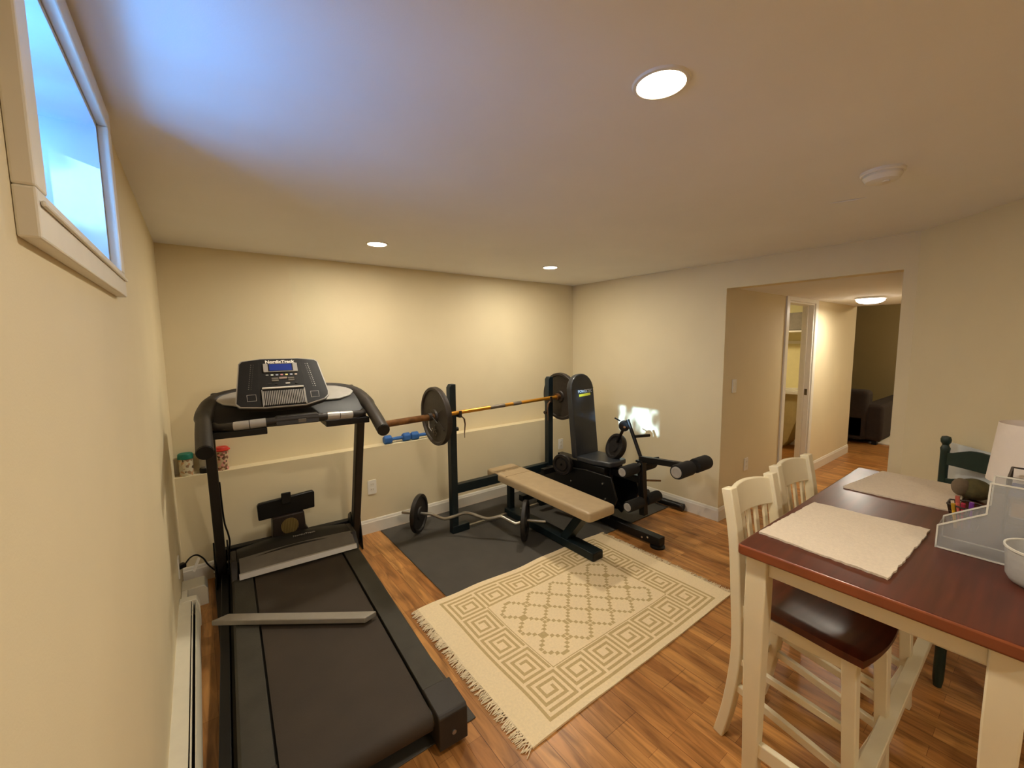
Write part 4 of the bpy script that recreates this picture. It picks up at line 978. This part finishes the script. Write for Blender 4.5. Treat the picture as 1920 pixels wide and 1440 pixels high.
# wire rack with small things
def rack():
    c = Vector((2.27, -3.39, ZT)); t = thing('wire_rack', tuple(c), 'dark square wire desk rack beside the white lamp', 'rack')
    wb = MB(); a = .085; h = .20
    for sx in (-1, 1):
        for sy in (-1, 1): wb.cyl(c+Vector((sx*a, sy*a*.55, 0)), c+Vector((sx*a, sy*a*.55, h)), .0035, 8)
    for z in (.004, .07, .135, h):
        P = [c+Vector((sx*a, sy*a*.55, z)) for sx, sy in ((-1, -1), (1, -1), (1, 1), (-1, 1))]
        for k in range(4): wb.cyl(P[k], P[(k+1) % 4], .0028, 8)
        if z < h:
            for k in range(7): x = -a+2*a*k/6; wb.cyl(c+Vector((x, -a*.55, z)), c+Vector((x, a*.55, z)), .0012, 6)
    obj('wire_frame', wb, M_WRACK, t)
    tag(obj('paper_box', MB().box(c.x-.07, c.x+.06, c.y-.04, c.y+.035, c.z+.0715, c.z+.118), mat('orange_card', (204, 152, 74), .7), loc=tuple(c+Vector((0, 0, .0715))), bevel=.002), 'small orange tan box on the wire rack shelf', 'box')
    tag(obj('notebook', MB().box(c.x-.075, c.x+.065, c.y-.042, c.y+.042, c.z+.1365, c.z+.152), mat('blue_notebook', (58, 78, 140), .6), loc=tuple(c+Vector((0, 0, .1365))), bevel=.002), 'thin blue notebook lying on the top shelf of the wire rack', 'notebook')
rack()
# table lamp
lx, ly = 2.50, -3.388
t = thing('table_lamp', (lx, ly, ZT), 'white drum shade table lamp at the far right of the table', 'lamp')
obj('lamp_shade', MB().lathe([(.112, .12), (.094, .335), (.0925, .335), (.1105, .12)], (lx, ly, ZT), n=48, closed=True), M_SHADE, t)
obj('lamp_base', MB().lathe([(.0001, 0), (.06, 0), (.06, .012), (.02, .02), (.012, .05), (.03, .09), (.012, .13), (.008, .29), (.0001, .29)], (lx, ly, ZT), n=32), M_WHITE, t)
obj('shade_ring', MB().bar((lx-.098, ly, ZT+.285), (lx+.098, ly, ZT+.285), .004, .003), M_STEEL, t)

# dark green ladder back chair at the far end of the table
def green():
    t = thing('ladder_back_chair', (0, 0, 0), 'dark green ladder-back chair at the far end of the table', 'chair')
    hw = .20
    for sx in (-1, 1):
        prof = [(.0001, 0), (.014, 0), (.018, .03), (.018, 1.03), (.020, 1.05), (.015, 1.062), (.013, 1.07), (.0205, 1.085), (.0215, 1.10), (.017, 1.115), (.0001, 1.12)]
        obj('rear_post', MB().lathe(prof, (sx*hw, 0, 0), n=22), M_GREEN, t)
        obj('front_leg', MB().lathe([(.0001, 0), (.014, 0), (.019, .04), (.019, .60), (.0001, .62)], (sx*hw, -.36, 0), n=20), M_GREEN, t)
        for z in (.2, .4): obj('side_rung', MB().cyl((sx*hw, -.01, z), (sx*hw, -.35, z), .010, 12), M_GREEN, t)
    for z in (.24, .45):
        obj('front_rung', MB().cyl((-hw, -.36, z), (hw, -.36, z), .010, 12), M_GREEN, t)
    for zc, hh in ((1.005, .105), (.865, .085), (.74, .075)):
        R = []
        for i in range(17):
            k = i/16*2-1; b = .022*(1-k*k); f = 1-abs(k)
            up = hh*.5*(.42+.72*max(0, min(1, (f-.10)/.45))**.8-(.10*max(0, (f-.8)/.2))); dn = hh*.42
            R.append([Vector((k*(hw-.01), b-.007, zc-dn)), Vector((k*(hw-.01), b+.007, zc-dn)), Vector((k*(hw-.01), b+.007, zc+up)), Vector((k*(hw-.01), b-.007, zc+up))])
        obj('back_slat', MB().rings(R), M_GREEN, t, bevel=.002)
    obj('seat', MB().prism(rrect(.44, .40, .03), (0, -.18, .60), (1, 0, 0), (0, 1, 0), (0, 0, .03)), mat('woven_rush', (150, 120, 70), .9, var=.2, scale=60, bump=.6), t, bevel=.008)
    t.location = (3.135, -3.245, 0); t.rotation_euler = (0, 0, 0)
    return t
g = green()
g.rotation_euler = (0, 0, -math.radians(127))
g.location = (3.13, -3.244, 0); g.scale = (1, 1, .942)
# white board leaning on the wall behind it
fa = Vector((3.665-.72*.37, -2.855-.69*.37, 0))+Vector((-.69, .72, 0))*.020; fd = Vector((-.72, -.69, 0))
tag(obj('foam_board', MB().prism([(0, 0), (.42, 0), (.42, 1.0), (0, 1.0)], fa, fd, (0, 0, 1), Vector((-.69, .72, 0))*.010), mat('white_board', (222, 226, 226), .6, var=.02), loc=tuple(fa)), 'white board standing against the wall behind the dark green chair', 'board')

# ================================================================== HALLWAY AND FAR ROOM
t = thing('wash_basin', (7.13, -1.15, 0), 'white basin with counter seen through the hallway door', 'basin')
obj('counter', MB().box(6.75, 7.158, -1.45, -.55, .80, .84), M_WHITE, t, bevel=.004)
obj('bowl_rim', MB().lathe([(.16, .84), (.18, .84), (.18, .855), (.165, .858), (.15, .845)], (6.93, -1.12, 0), n=32, closed=True), M_WHITE, t)
obj('basin_shadow', MB().prism([(0, .80), (0, .74), (.06, .45), (.16, .12), (.25, 0), (.60, 0), (.60, .80)], (6.80, -1.30, 0), (0, 1, 0), (0, 0, 1), (.35, 0, 0)), mat('basin_shadow_beige', (176, 160, 112), .6), t, bevel=.004)  # tapered beige solid standing in for the basin's shadow on the wall
sh = thing('wall_shelf', (7.0, -1.1, 1.53), 'white wall shelf above the basin through the doorway', 'shelf')
obj('shelf_board', MB().box(6.86, 7.158, -1.5, -.2, 1.665, 1.69), M_WHITE, sh, bevel=.002)
obj('shelf_rail', MB().box(7.13, 7.158, -1.5, -.2, 1.50, 1.545), M_WHITE, sh, bevel=.002)
tag(obj('storage_bag', MB().box(6.90, 7.14, -1.42, -.8, 1.69, 1.94), mat('grey_bag', (136, 128, 116), .9, var=.12, bump=.5), loc=(7.0, -1.1, 1.69), bevel=.02, segs=3), 'grey bag on the shelf seen through the hallway door', 'bag')
def sofa():
    t = thing('sofa', (8.6, -1.3, 0), 'dark brown sofa in the dim room at the end of the hallway', 'sofa')
    obj('seat_base', MB().box(7.95, 9.6, -1.72, -.7, .06, .42), M_SOFA, t, bevel=.03, segs=3)
    obj('armrest', MB().box(8.0, 9.7, -1.92, -1.66, .06, .60), M_SOFA, t, bevel=.06, segs=4)
    obj('backrest', MB().box(7.95, 8.25, -1.75, -.4, .06, .80), M_SOFA, t, bevel=.06, segs=4)
    for qx in (8.06, 9.5):
        for qy in (-1.86, -.8): obj('leg', MB().box(qx, qx+.06, qy, qy+.06, 0, .06), M_BLACK, t)
sofa()
tag(obj('shag_rug', MB().box(8.15, 9.85, -3.0, -1.75, 0, .02), mat('white_shag', (216, 204, 186), .95, var=.08, bump=.8, bscale=90), loc=(9, -2.3, 0), bevel=.006), 'pale rug on the floor in front of the dark sofa', 'rug')
tag(obj('floor_cushion', MB().box(9.35, 9.8, -2.45, -1.98, .02, .33), mat('grey_blue_fabric', (104, 106, 112), .9, var=.1, bump=.4), loc=(9.5, -2.2, .02), bevel=.06, segs=4), 'grey blue cushion on the floor beyond the sofa arm', 'cushion')
for o in bpy.data.objects:
    if '_o' in o.keys(): del o['_o']
